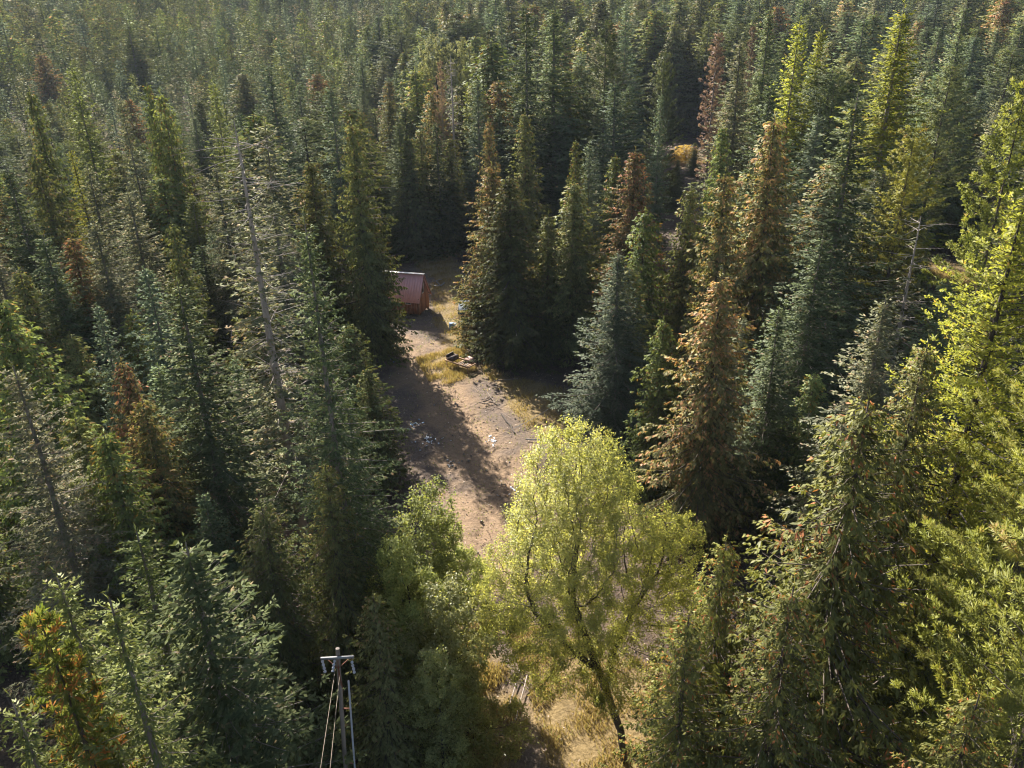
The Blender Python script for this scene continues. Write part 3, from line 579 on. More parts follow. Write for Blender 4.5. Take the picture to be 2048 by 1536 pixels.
# behind, centre and right, tall ones
for a in [('fir_near1', 1107, 12, 128, 6.2, 'fir', 'very broad tall fir at the top middle'),
          ('fir_mid1', 1052, 10, 122, 4.0, 'fir', 'tall dark narrow fir just left of the very broad fir'),
          ('fir_mid3', 1004, 10, 165, 3.6, 'fir_blue', 'tall grey fir left of the dark narrow one at the top'),
          ('pine_mid0', 1213, 42, 125, 4.6, 'pine_dark', 'rounded pine right of the very broad fir at the top'),
          ('fir_mid0', 1254, 6, 170, 3.6, 'fir_blue', 'hazy grey fir at the top, right of the very broad fir'),
          ('pine_mid1', 1330, 106, 112, 3.4, 'pine_dark', 'tall olive pine left of the dead red pine'),
          ('fir_near2', 1233, 158, 104, 4.0, 'fir_blue', 'blue-green fir between the broad fir and the golden bush'),
          ('fir_mid2', 1322, 186, 99, 1.7, 'fir_blue', 'narrow blue-grey fir directly left of the golden bush'),
          ('dead_pine0', 1435, 66, 128, 3.0, None, 'dead red-needled pine in the upper right'),
          ('dead_pine0', 1505, 52, 140, 2.0, None, 'small reddish dying tree top behind the big dark fir'),
          ('fir_near0', 1487, 80, 104, 3.6, 'fir_brown', 'grey fir between the red dead pine and the big dark fir'),
          ('fir_near1', 1543, 12, 112, 4.2, 'fir', 'big dark fir at the top, left of the narrow larches'),
          ('fir_mid1', 1540, 168, 92, 3.2, 'fir', 'olive fir below the big dark fir'),
          ('dead_snag0', 898, 110, 130, 2.6, None, 'thin bare dead trunk in the upper middle'),
          ('dead_pine0', 876, 122, 128, 1.6, None, 'thin pinkish dying tree beside the bare dead trunk'),
          ('poplar0', 866, 60, 185, 4.0, 'leaf_pale', 'left one of two pale yellow leafy crowns in the upper middle'),
          ('poplar0', 918, 66, 182, 3.6, 'leaf_pale', 'right one of two pale yellow leafy crowns in the upper middle'),
          ('cedar_mid3', 1049, 224, 103, 3.3, 'cedar', 'round-topped olive cedar in the middle above the pointed pair'),
          ('cedar_mid0', 977, 240, 112, 2.2, 'cedar_rust', 'slim rusty cedar left of the round-topped olive cedar'),
          ('fir_mid2', 915, 318, 119, 2.2, 'fir_blue', 'small blue-grey fir, right one of a pair behind the clearing'),
          ('fir_mid0', 888, 330, 118, 2.0, 'fir_blue', 'small blue-grey fir, left one of a pair behind the clearing'),
          ('fir_mid3', 953, 158, 125, 3.0, 'fir_blue', 'tall grey-green fir left of the very broad fir, mid height'),
          ('fir_near0', 540, 126, 108, 4.0, 'fir_blue', 'broad grey fir behind the bare-trunked spruce'),
          ('fir_mid1', 660, 170, 112, 3.0, 'fir_blue', 'grey fir above the tallest dark cedar'),
          ('fir_mid2', 140, 130, 110, 3.0, 'fir_green', 'bright yellow-green conifer in the upper left'),
          ('cedar_mid1', 58, 180, 98, 3.0, 'cedar_green', 'bright yellow-green cedar near the upper left edge'),
          ('cedar_mid2', 321, 186, 98, 3.2, 'cedar_green', 'bright green cedar with dark heart in the upper left middle'),
          ('cedar_mid0', 290, 165, 103, 2.4, 'cedar_green', 'pale green cedar left behind the one with dark heart'),
          ('fir_mid3', 424, 165, 107, 2.4, 'fir_green', 'light green pointed conifer above the bare-trunked spruce'),
          ('fir_mid1', 240, 196, 96, 2.7, 'fir_brown', 'grey-brown fir left of the cedar with dark heart'),
          ('larch_mid1', 143, 297, 80, 2.4, 'larch', 'small yellow-green larch amid firs on the left'),
          ('cedar_mid3', 72, 310, 78, 3.0, 'cedar', 'olive cedar amid firs on the left'),
          ('fir_near2', 171, 330, 75, 3.0, 'fir_brown', 'grey-brown fir below the small larch on the left'),
          ('cedar_mid1', 342, 444, 66, 2.6, 'cedar', 'dark olive cedar left of the bare-trunked spruce, farther back'),
          ('fir_near1', 10, 332, 72, 3.4, 'fir', 'dark green fir on the left edge, upper half'),
          ('fir_near0', 255, 380, 70, 3.2, 'fir_brown', 'grey fir left of the dark olive cedar'),
          ('fir_near2', 85, 470, 60, 3.2, 'fir', 'grey-green fir above the small bright cedar'),
          ('fir_near1', 190, 440, 63, 3.0, 'fir_brown', 'grey-brown fir right of the small bright cedar'),
          ('fir_near0', 430, 330, 72, 3.0, 'fir_brown', 'brownish grey fir right behind the bare-trunked spruce, left side'),
          ('fir_near1', 545, 400, 66, 3.2, 'fir_brown', 'brownish grey fir right behind the bare-trunked spruce, right side'),
          ]:
    T(*a)
bsh = gnd(1370, 330)
plant('yellow_bush0', bsh[0], bsh[1], 4.0, 3.4, 'leaf_gold', None, 'golden sunlit bush glowing among dark firs in the upper right', name='golden_bush')['o']['category'] = 'bush'
for q_, lb_ in (((1352, 388), 'low young cedar on the bare ground below the golden bush'), ((1385, 352), 'small young cedar just below the golden bush, right side'), ((1340, 420), 'small young cedar lower down the bare gap below the golden bush')):
    gq = gnd(*q_); plant('cedar_mid%d' % (q_[0] % 4), gq[0], gq[1], 6.5, 2.2, 'cedar', None, lb_)
gb = gnd(1212, 440)
plant('dead_snag0', gb[0], gb[1], 5.0, 2.2, None, None, 'grey leafless shrub beside the broad rusty cedar', name='leafless_shrub')['o']['category'] = 'shrub'

# ------------------------------------------------------------------ the rest of the forest
LIT = [gnd(*p) for p in [(850, 720), (880, 770), (905, 815), (950, 850), (985, 905), (1010, 960), (912, 690), (1020, 800), (1000, 1290), (1250, 1420), (1200, 1500), (1010, 1480), (1370, 310), (1370, 330), (1350, 325), (1392, 318), (1370, 298), (1930, 535), (1912, 548), (1950, 530)]]
def shades(x, y, h, R):
    for p in LIT:
        q = np.array([x, y]) - p[:2]; s2 = sun_dir[:2]; t_ = (q @ s2) / (s2 @ s2)
        if t_ <= 0: continue
        z = sun_dir[2] * t_
        if z > h: continue
        if np.linalg.norm(q - s2 * t_) < R * (1 - z / h) * 1.05 + .6: return True
    return False
PROTECT = [(740, 480, 1140, 1010), (1340, 270, 1400, 330), (1890, 505, 1975, 560)]
def blocked(x, y, h, R):
    a = proj((x, y, h)); b = proj((x, y, 0)); w = R * FPX / b[2]
    for k, (x0, y0, x1, y1) in enumerate(PROTECT):
        if b[0] + w > x0 and a[0] - w < x1 and a[1] < y1 and b[1] > y0 and b[1] > y0 + 8: return True
    return False
fr = np.random.default_rng(21)
taken = [(t_['x'], t_['y'], t_['R']) for t_ in TREES]
cand = []
Y = 12.0
while Y < 520:
    half = (Y * math.cos(PITCH) + CAM_H * math.sin(PITCH)) * 1024 / FPX + 14
    sp = 6.1 + 2.4 * min(max((Y - 70) / 150, 0), 1)
    for X in np.arange(-half, half, sp):
        cand.append((X + fr.uniform(-.42, .42) * sp, Y + fr.uniform(-.42, .42) * sp))
    Y += sp
cand = np.array(cand); fr.shuffle(cand)
TK = np.array(taken)
sel = []
def patch(x, y): return math.sin(x * .035 + 1.7) + math.sin(y * .028 + x * .012) + .6 * math.sin(x * .09 - y * .07)
for x, y in cand:
    side = np.clip((x + 5) / 35, -1, 1)
    pv = patch(x, y)
    if y < 70:
        if y < 36 and abs(x - 1) < 12: continue
        h = fr.uniform(6, 11) if y < 36 else (fr.uniform(8, 13) if y < 55 else fr.uniform(11, 17))
    else:
        h = 19.5 + 4.5 * side + 2.4 * pv + fr.normal(0, 3.6) + 5.0 * min(max((y - 140) / 100, 0), 1)
        if fr.random() < .10: h *= .62
        h = .86 * min(max(h, 8), 36)
    R = h * fr.uniform(.24, .36) * (1 + .25 * min(max((y - 90) / 100, 0), 1))
    if y > 90 and fr.random() < .25: R *= 1.25
    if np.any((TK[:, 0] - x) ** 2 + (TK[:, 1] - y) ** 2 < (1.3 + .36 * TK[:, 2]) ** 2): continue
    if y < 140 and (inside(np.array([[x, y]]), CLEAR)[0] or seg_dist(np.array([[x, y]]), PATH)[0] < 3.5): continue
    if y < 180 and blocked(x, y, h, R): continue
    if shades(x, y, h, R): continue
    if np.hypot(*(np.array([x, y]) - SPOT[0][0][:2])) < 6 or np.hypot(*(np.array([x, y]) - SPOT[1][0][:2])) < 6: continue
    # keep catalogued tops in front visible: low filler must not stand before them
    u = fr.random(); pc = .34 + .20 * math.tanh(pv)
    kind = 'cedar' if u < pc else ('pine' if u > 1 - (.05 + .09 * (side > .2)) else 'fir')
    sel.append((x, y, h, R, kind))
sel.sort(key=lambda q: -q[2] / q[1])
quota = dict(fir=300, cedar=240, pine=60); used = dict(fir=0, cedar=0, pine=0); far = []
for t_ in TREES:
    k = t_['key'].split('_')[0]
    if k in used: used[k] += 1
for x, y, h, R, kind in sel:
    px, py, dd = proj((x, y, h)); w = R * FPX / dd
    out_frame = px + w < 0 or px - w > 2048 or py > 1536 or proj((x, y, 0))[1] < 0
    if used[kind] >= quota[kind] or out_frame: far.append((x, y, h, R, kind)); continue
    used[kind] += 1
    if kind == 'fir': key = ('fir_mid%d' % fr.integers(4)) if fr.random() < .7 else 'fir_near%d' % fr.integers(3); lf = fr.choice(['fir', 'fir', 'fir_blue', 'fir_brown', 'fir_green'], p=[.35, .1, .25, .2, .1])
    elif kind == 'cedar': key = 'cedar_mid%d' % fr.integers(4); lf = fr.choice(['cedar', 'cedar_rust', 'cedar_green'], p=[.5, .13, .37])
    else: key = 'pine_mid%d' % fr.integers(2); lf = 'pine_dark'; R *= 1.25
    plant(key, x, y, h, R, str(lf))
# far trees: one mass
def far_forest(pts):
    col = bpy.data.collections.new('far_tree_kinds')
    for key, lf in [('fir_mid0', 'fir'), ('fir_mid1', 'fir_blue'), ('fir_mid2', 'fir_brown'), ('fir_mid3', 'fir'), ('fir_mid0', 'fir_green'), ('cedar_mid0', 'cedar'), ('cedar_mid1', 'cedar_green'), ('cedar_mid2', 'cedar'), ('pine_mid0', 'pine_dark')]:
        hp, Rp, tm, cm = PROTO[key]
        me = FARMESH[key].copy(); me.materials.clear(); me.materials.append(M[lf])
        o = bpy.data.objects.new('far_%02d_%s' % (len(col.objects), key), me); o.scale = (1, 1, 1); col.objects.link(o)
    n = len(pts); me = bpy.data.meshes.new('far_forest'); me.vertices.add(n)
    co = np.array([[x, y, float(terrain(x, y))] for x, y, h, R, k in pts], np.float32); me.vertices.foreach_set('co', co.ravel())
    idx = np.array([{'fir': fr.integers(0, 5), 'cedar': 5 + fr.integers(0, 3), 'pine': 8}[q[4]] for q in pts], np.int32)
    sc = np.array([[q[3], q[3], q[2]] for q in pts], np.float32); rot = np.stack([0 * idx, 0 * idx, fr.uniform(0, 6.28, n)], 1).astype(np.float32)
    a = me.attributes.new('kind_index', 'INT', 'POINT'); a.data.foreach_set('value', idx)
    a = me.attributes.new('tree_scale', 'FLOAT_VECTOR', 'POINT'); a.data.foreach_set('vector', sc.ravel())
    a = me.attributes.new('tree_rot', 'FLOAT_VECTOR', 'POINT'); a.data.foreach_set('vector', rot.ravel())
    o = bpy.data.objects.new('far_forest', me); C.objects.link(o)
    ng = bpy.data.node_groups.new('far_forest', 'GeometryNodeTree'); N = ng.nodes; L = ng.links
    ng.interface.new_socket('Geometry', in_out='INPUT', socket_type='NodeSocketGeometry'); ng.interface.new_socket('Geometry', in_out='OUTPUT', socket_type='NodeSocketGeometry')
    gi = N.new('NodeGroupInput'); go = N.new('NodeGroupOutput'); ip = N.new('GeometryNodeInstanceOnPoints'); ci = N.new('GeometryNodeCollectionInfo')
    ci.inputs['Collection'].default_value = col; ci.inputs['Separate Children'].default_value = True; ci.inputs['Reset Children'].default_value = True
    def na(nm, ty):
        q = N.new('GeometryNodeInputNamedAttribute'); q.data_type = ty; q.inputs['Name'].default_value = nm; return q.outputs['Attribute']
    L.new(gi.outputs[0], ip.inputs['Points']); L.new(ci.outputs[0], ip.inputs['Instance']); ip.inputs['Pick Instance'].default_value = True
    L.new(na('kind_index', 'INT'), ip.inputs['Instance Index'])
    er = N.new('FunctionNodeEulerToRotation'); L.new(na('tree_rot', 'FLOAT_VECTOR'), er.inputs[0]); L.new(er.outputs[0], ip.inputs['Rotation'])
    L.new(na('tree_scale', 'FLOAT_VECTOR'), ip.inputs['Scale'])
    L.new(ip.outputs[0], go.inputs[0])
    md = o.modifiers.new('far_forest', 'NODES'); md.node_group = ng
    tag(o, 'far dense conifer forest stretching to the top of the picture', 'forest', kind='stuff')
FARMESH = {}
for v in range(4):
    for st, hp, Rp in (('fir', 22, 4.2), ('cedar', 20, 3.9), ('pine', 28, 4.2)):
        if st == 'pine' and v: continue
        g_, c_ = conifer(31 + v if st == 'fir' else (61 + v if st == 'cedar' else 83), hp, Rp, ('fir' if v % 2 else 'spire') if st == 'fir' else st, 0, .05 if st != 'pine' else .3, .95)
        c_.v += g_.v; off = c_.n; c_.f += [f_ + off for f_ in g_.f]; c_.t += g_.t
        c_.v = [v_ * np.array([1 / Rp, 1 / Rp, 1 / hp], np.float32) for v_ in c_.v]
        FARMESH['%s_mid%d' % (st, v)] = c_.mesh('far_%s%d' % (st, v), M['fir'], (0, 0, 0, .5))
far_forest(far)

# labels of the unnamed trees: colour, kind, and place counted from a tree one can find
LAND = [(472, 240, 'the bare-trunked spruce'), (706, 245, 'the tallest cedar by the cabin'), (1107, 12, 'the very broad fir'), (1435, 66, 'the dead red pine'), (1813, 12, 'the broad bright larch'),
        (1597, 43, 'the narrow larch'), (1370, 300, 'the golden bush'), (890, 62, 'the pale yellow crowns'), (1026, 354, 'the cedar by the shed'), (321, 186, 'the cedar with dark heart'),
        (58, 180, 'the bright cedar at left edge'), (1239, 505, 'the blue-grey fir by the clearing'), (1440, 555, 'the reddish foreground cedar'), (1843, 432, 'the bare pale topped fir'), (118, 540, 'the small bright cedar at left'),
        (540, 126, 'the broad grey fir'), (1717, 185, 'the tall layered fir'), (1928, 8, 'the huge dark fir'), (140, 130, 'the bright conifer at upper left'), (660, 170, 'the grey fir above the cedars')]
TONE = {'fir': 'dark green', 'fir_blue': 'blue-grey', 'fir_brown': 'grey-brown', 'fir_green': 'light green', 'cedar': 'olive', 'cedar_rust': 'rusty', 'cedar_green': 'yellow-green', 'pine_dark': 'dark'}
ORD = ['nearest', 'second', 'third', 'fourth', 'fifth', 'sixth', 'seventh', 'eighth', 'ninth', 'tenth', '11th', '12th', '13th', '14th', '15th', '16th', '17th', '18th', '19th', '20th']
buckets = {}
for t_ in TREES:
    if t_['named']: continue
    x, y = t_['tip']; ds = [(math.hypot(x - a, (y - b) * 1.3), k) for k, (a, b, c) in enumerate(LAND)]; d_, k = min(ds)
    a, b, nm = LAND[k]; dx, dy = x - a, y - b
    dr = ('right of' if dx > 0 else 'left of') if abs(dx) > 2 * abs(dy) else (('above' if dy < 0 else 'below') if abs(dy) > 2 * abs(dx) else ('above and ' if dy < 0 else 'below and ') + ('right of' if dx > 0 else 'left of'))
    buckets.setdefault((k, dr, t_['nm'], TONE[t_['leaf']]), []).append((d_, t_))
for (k, dr, nm, tone), lst in buckets.items():
    lst.sort(key=lambda q: q[0])
    for n_, (d_, t_) in enumerate(lst):
        kind = CATEGORY[nm]; od = ORD[n_] if n_ < 20 else '%dth' % (n_ + 1)
        tag(t_['o'], '%s %s, %s such tip %s %s' % (tone, kind, od, dr, LAND[k][2]), kind, {'fir': 'firs', 'cedar': 'cedars', 'pine': 'pines'}[kind] + ' of the surrounding forest')
print('TRIS', sum(len(me.polygons) * 2 for me in bpy.data.meshes), {k: (len(v[2].polygons) * 2, len(v[3].polygons) * 2) for k, v in PROTO.items()})
print('TREES', len(TREES), used, 'far', len(far))

# ------------------------------------------------------------------ cabin
def mat3(dx, dy): return np.array([[dx[0], dy[0], 0], [dx[1], dy[1], 0], [0, 0, 1.]])
M['board'] = solid('brown_boards', (.42, .20, .12), (.29, .135, .08), 4, .75, bump=.3, stretch=(3, 3, .4))
M['board2'] = solid('brown_boards_dark', (.29, .13, .078), (.19, .085, .05), 4, .75, bump=.3, stretch=(3, 3, .4))
M['roof'] = solid('red_metal_roof', (.86, .47, .43), (.76, .395, .36), 1.2, .5, 0.0, spec=.25)
M['white_trim'] = solid('white_trim', (.72, .68, .62), (.55, .51, .47), 5, .6)
M['glass'] = solid('window_glass', (.02, .025, .03), (.015, .02, .025), 2, .08, spec=.8)
M['log'] = solid('weathered_wood', (.30, .235, .18), (.17, .13, .10), 7, .9, bump=.4)
M['wood_tan'] = solid('tan_wood', (.36, .22, .13), (.24, .145, .085), 6, .85, bump=.3)
M['steel_dark'] = solid('dark_steel', (.095, .075, .065), (.14, .085, .06), 5, .6, .3)
M['green_wall'] = solid('green_shed_boards', (.045, .085, .075), (.03, .06, .055), 4, .7, stretch=(3, 3, .4))
M['grey_metal'] = solid('grey_sheet_metal', (.13, .15, .17), (.085, .10, .115), 3, .85, 0, spec=.1)
M['white_plastic'] = solid('white_plastic', (.72, .74, .76), (.55, .58, .62), 6, .5)
M['blue_plastic'] = solid('blue_plastic', (.20, .30, .42), (.14, .22, .33), 6, .5)
M['pole_wood'] = solid('pole_wood', (.22, .185, .155), (.13, .105, .085), 5, .9, bump=.4, stretch=(2, 2, .2))
M['grey_wood'] = solid('grey_weathered_wood', (.27, .26, .25), (.17, .165, .16), 6, .9, bump=.4)
M['insulator'] = solid('grey_insulator', (.42, .42, .44), (.30, .30, .32), 8, .35, spec=.5)
M['conduit'] = solid('grey_conduit', (.46, .47, .50), (.36, .37, .40), 3, .5)
M['wire'] = solid('copper_wire', (.30, .24, .17), (.20, .155, .11), 3, .6, .3)
M['pink_board'] = solid('faded_pink_board', (.42, .27, .22), (.33, .20, .16), 5, .85)
M['rust'] = solid('rusty_iron', (.22, .09, .05), (.13, .055, .035), 8, .8)

cd = np.array([-.955, .297]); gd = np.array([.297, .955])      # along the front wall (to the left), along the gable (away)
c0 = gnd(839, 633.5)[:2]; zc = float(terrain(*c0)); Wd, Dp, Hf, Hw, Rise, Ov = 4.6, 3.0, .32, 2.15, 2.45, .30
cabin = empty('cabin', (c0[0], c0[1], zc)); tag(cabin, 'small brown board cabin with steep red metal roof at the end of the track', 'cabin')
def cp(a, b, z): return np.array([cd[0] * a + gd[0] * b, cd[1] * a + gd[1] * b, z])       # a along front, b along gable
cr = np.stack([np.array([*cd, 0]), np.array([*gd, 0]), np.array([0, 0, 1.])], 1)
half = Dp / 2
g = Geo()
for a in (.0, Wd):        # closed gable cores
    q = [cp(a + (.04 if a == 0 else -.04), .03, Hf), cp(a + (.04 if a == 0 else -.04), Dp - .03, Hf), cp(a + (.04 if a == 0 else -.04), Dp - .03, Hw), cp(a + (.04 if a == 0 else -.04), .03, Hw)]
    g.quads([q]); r_ = cp(a + (.04 if a == 0 else -.04), half, Hw + Rise - .12); g.quads([[q[3], q[2], r_, r_]])
for b in (.03, Dp - .03): g.quads([[cp(.04, b, Hf), cp(Wd - .04, b, Hf), cp(Wd - .04, b, Hw), cp(.04, b, Hw)]])
g.quads([[cp(.04, .03, Hf), cp(Wd - .04, .03, Hf), cp(Wd - .04, Dp - .03, Hf), cp(.04, Dp - .03, Hf)]])
obj('wall', g, M['board2'], cabin)
bw = .2
def board(a0, b0_, a1, b1_, z0, z1a, z1b, k):
    """one vertical wall board between two plan points, top edge sloping from z1a to z1b"""
    p, q = cp(a0, b0_, 0), cp(a1, b1_, 0); d = unit(q - p); nrm = np.array([d[1], -d[0], 0]) * (.03 + .008 * (k % 3)); e = d * .012
    V = [p + e, q - e]; v = [np.array([*V[0][:2], z0]), np.array([*V[1][:2], z0]), np.array([*V[1][:2], z1b]), np.array([*V[0][:2], z1a])]
    v = v + [x_ + nrm for x_ in v]; bg_ = Geo(); bg_.raw(v, [[0, 3, 2, 1], [4, 5, 6, 7], [0, 1, 5, 4], [1, 2, 6, 5], [2, 3, 7, 6], [3, 0, 4, 7]])
    obj('board', bg_, M['board'] if k % 3 else M['board2'], cabin)
k = 0
for j in range(int(round(Wd / bw))):
    a = j * bw; board(a + bw, 0, a, 0, Hf - .05, Hw, Hw, k); k += 1
def gz(b): return Hw + (Rise - .1) * (1 - abs(b - half) / half)
for j in range(int(round(Dp / bw))):
    b = j * bw; board(0, b, 0, b + bw, Hf - .05, gz(b), gz(b + bw), k + j % 2); k += 1
for j, (a, b) in enumerate([(0.1, .1), (Wd / 2, .1), (Wd - .1, .1), (.1, Dp - .1), (Wd - .1, Dp - .1), (.1, half)]):
    g = Geo(); g.box(cp(a, b, Hf / 2 - .15), (.2, .2, Hf + .28), cr); obj('foundation_post', g, M['log'], cabin)
# roof: panels with standing ribs, each a part
for sgn in (0, 1):
    be = -Ov if sgn == 0 else Dp + Ov; slope_z = Hw - Rise * Ov / half + .06; top = Hw + Rise + .06
    npan = 16; pw = (Wd + .5) / npan
    for j in range(npan):
        a0 = -.25 + j * pw; a1 = a0 + pw - .004; g = Geo()
        p = [cp(a0, be, slope_z), cp(a1, be, slope_z), cp(a1, half, top), cp(a0, half, top)]
        nrm = np.cross(p[1] - p[0], p[3] - p[0]); nrm = nrm / np.linalg.norm(nrm) * (1 if nrm[2] > 0 else -1)
        lo = [x_ - nrm * .03 for x_ in p]; g.raw(lo + p, [[0, 3, 2, 1], [4, 5, 6, 7], [0, 1, 5, 4], [1, 2, 6, 5], [2, 3, 7, 6], [3, 0, 4, 7]])
        m1 = (p[0] * .93 + p[1] * .07) + nrm * .02; m2 = (p[3] * .93 + p[2] * .07) + nrm * .02
        g.bar(m1, m2, .045, .045); obj('roof_panel', g, M['roof'], cabin)
g = Geo(); g.bar(cp(-.28, half - .10, top + .015), cp(Wd + .28, half - .10, top + .015), .24, .035); g.bar(cp(-.28, half + .10, top + .012), cp(Wd + .28, half + .10, top + .012), .24, .035)
obj('ridge_cap', g, M['white_trim'], cabin)
for sgn in (0, 1):
    g = Geo(); be = -Ov if sgn == 0 else Dp + Ov; g.bar(cp(-.28, be, slope_z - .09), cp(-.28, half, top - .09), .04, .14); obj('barge_board', g, M['board2'], cabin)
for j in range(9):     # rafter tails along the far eave
    g = Geo(); a = -.1 + j * .58; g.bar(cp(a, Dp - .1, slope_z + .30), cp(a, Dp + Ov + .25, slope_z - .14), .06, .11); obj('rafter_tail', g, M['log'], cabin)
def window(pts, nm, out):
    """framed pane: pts four corners, out: offset along wall normal"""
    pts = [np.asarray(p) + out for p in pts]; g = Geo(); ctr = sum(pts) / 4
    g.quads([pts]); w = obj(nm, g, M['glass'], cabin)
    for a, b in zip(pts, pts[1:] + pts[:1]):
        f = Geo(); f.bar(a + out * .2, b + out * .2, .055, .055); obj('frame', f, M['white_trim'], w)
of = -np.array([*gd, 0]) * .07; og = -np.array([*cd, 0]) * .07
window([cp(.95, 0, 1.45), cp(1.6, 0, 1.45), cp(1.6, 0, 1.92), cp(.95, 0, 1.92)], 'window', of)
window([cp(0, half - .5, 2.5), cp(0, half + .05, 2.5), cp(0, half + .05, 3.75), cp(0, half - .5, 3.05)], 'gable_window', og)
g = Geo(); g.bar(cp(-.03, -.03, Hf - .05), cp(-.03, -.03, Hw + .02), .10, .10); obj('corner_board', g, M['wood_tan'], cabin)

# small green shed by the cedars
s0 = gnd(921, 668); sh = empty('shed', (s0[0], s0[1], float(terrain(s0[0], s0[1])))); tag(sh, 'small dark green shed half hidden by the cedars right of the cabin', 'shed')
g = Geo(); g.box((1.15, 1.1, 1.0), (2.1, .08, 2.0)); g.box((.06, 2.0, 1.0), (.08, 1.7, 2.0)); g.box((2.2, 2.0, 1.0), (.08, 1.7, 2.0)); g.box((1.15, 2.9, 1.0), (2.1, .08, 2.0)); obj('wall', g, M['green_wall'], sh)
for j in range(6): g = Geo(); g.box((.30 + j * .34, 1.03, 1.0), (.30, .05, 2.0)); obj('board', g, M['green_wall'], sh)
g = Geo(); g.bar((1.15, .7, 2.05), (1.15, 3.2, 2.75), 2.7, .05); obj('roof', g, M['grey_metal'], sh)
g = Geo(); g.bar((-.22, .66, 2.02), (-.22, 3.2, 2.73), .05, .12); obj('roof_edge', g, M['log'], sh)
g = Geo(); g.bar((-.12, .85, 0), (-.12, .85, 2.0), .10, .10); obj('post', g, M['log'], sh)

# white and blue containers beside the shed
def drum(nm, x, y, r, h, mat, label, cat):
    g = Geo(); z = np.array([0, .02, .3, .33, .62, .65, .97, 1.0]) * h; rr = r * np.array([.92, 1, 1, 1.03, 1.03, 1, 1, .9])
    g.tubes(np.stack([0 * z, 0 * z, z], 1)[None], rr[None], 14, vertical=True); g.tubes(np.array([[[0, 0, h * .985], [0, 0, h]]]), np.array([[r * .9, .01]]), 14, vertical=True)
    o = obj(nm, g, M[mat], None, (x, y, float(terrain(x, y)))); tag(o, label, cat); return o
p = gnd(903.5, 658); drum('barrel', p[0], p[1], .28, .8, 'blue_plastic', 'blue-grey barrel standing left of the green shed', 'barrel')
p = gnd(909, 655); drum('bucket', p[0], p[1], .22, .55, 'white_plastic', 'white bucket between the barrel and the green shed', 'bucket')

# old bed-frame cart in the grass
p = gnd(922, 738); ct = empty('frame_cart', (p[0], p[1], float(terrain(p[0], p[1]))), R_(-38)); tag(ct, 'old wooden frame cart with dark box standing in dry grass by the cedars', 'cart')
for yy, nm in ((-.6, 'side_rail'), (.6, 'side_rail')): g = Geo(); g.bar((-1.5, yy, .82), (1.5, yy, .70), .09, .13); obj(nm, g, M['wood_tan'], ct)
for xx in (-1.4, 1.46): g = Geo(); g.bar((xx, -.55, .77 if xx < 0 else .705), (xx, .55, .77 if xx < 0 else .705), .09, .11); obj('end_rail', g, M['wood_tan'], ct)
for xx, yy in ((1.4, -.6), (1.4, .6), (-1.3, -.6), (-1.3, .6)): g = Geo(); g.bar((xx, yy, -.1), (xx + (.15 if yy > 0 and xx > 0 else 0), yy, .68), .08, .08); obj('leg', g, M['wood_tan'], ct)
for j in range(5): g = Geo(); g.box((-.05 + j * .3, 0, .70), (.22, 1.1, .03)); obj('slat', g, M['log'] if j % 2 else M['wood_tan'], ct)
g = Geo(); g.box((-1.05, 0, .93), (.7, 1.1, .42)); g.box((-1.38, 0, 1.15), (.06, 1.1, .42)); obj('box', g, M['steel_dark'], ct)
g = Geo(); g.bar((.2, .75, 1.05), (1.3, .70, .80), .7, .03); obj('panel', g, M['pink_board'], ct)
g = Geo(); g.bar((1.5, .1, .12), (2.3, .35, .02), .08, .08); obj('drawbar', g, M['rust'], ct)

# lumber behind the cabin
for j, (a, b, lab) in enumerate([((862, 566), (884, 562), 'grey board lying flat behind the cabin, upper of two'), ((868, 574), (878, 574), 'short grey board lying behind the cabin'), ((872, 564), (881, 575), 'pale board forming the left arm of a V behind the cabin'), ((881, 575), (889, 568), 'pale board forming the right arm of a V behind the cabin')]):
    pa, pb = gnd(*a), gnd(*b); g = Geo(); o0 = (pa + pb) / 2; z = float(terrain(o0[0], o0[1])); d = (pb - pa) / 2
    g.bar(-d + np.array([0, 0, .10 + .08 * (j == 3)]), d + np.array([0, 0, .16 + .06 * (j == 2)]), .16, .07); tag(obj('plank', g, M['grey_wood'], None, (o0[0], o0[1], z)), lab, 'plank')
# brush pile sticks, fallen poles, lines
def pole_between(nm, a, b, r, mat, lab, cat, za=.08, zb=.08, bend=.0):
    pa, pb = gnd(*a, za), gnd(*b, zb); o0 = (pa + pb) / 2; z = float(terrain(o0[0], o0[1])); t_ = np.linspace(-1, 1, 9)[:, None]
    P_ = (pb - pa) / 2 * t_; P_[:, 2] += bend * (1 - t_[:, 0] ** 2) + o0[2]; P_[:, :2] += rng.normal(0, r * .4, (9, 2))
    g = Geo(); g.tubes(P_[None], np.linspace(r, r * .7, 9)[None], 6); return tag(obj(nm, g, M[mat], None, (o0[0], o0[1], z)), lab, cat)
pole_between('fallen_pole', (988, 762), (1036, 757), .06, 'log', 'pale thin pole lying under the cedars at the far grass edge', 'pole', .3, .3)
pole_between('fallen_pole', (1052, 880), (1112, 881), .05, 'grey_wood', 'pale thin pole lying just above the yellow leafy crown', 'pole', .2, .2)
pole_between('rope', (1030, 857), (1122, 803), .025, 'grey_wood', 'thin taut rope running from the grass towards the blue-grey fir', 'rope', .25, 1.0, -.1)
for j, (a, b, l) in enumerate([((965, 800), (985, 792), 'uppermost stick of the brush pile beside the track'), ((968, 808), (998, 803), 'long stick at the bottom of the brush pile beside the track'), ((975, 786), (990, 806), 'stick leaning across the brush pile beside the track'), ((970, 798), (1000, 812), 'thick stick crossing the brush pile towards the grass'), ((960, 806), (980, 810), 'short stick at the left end of the brush pile')]):
    pole_between('stick', a, b, .05, 'log', l, 'stick', .15 + .06 * j, .1 + .04 * j)
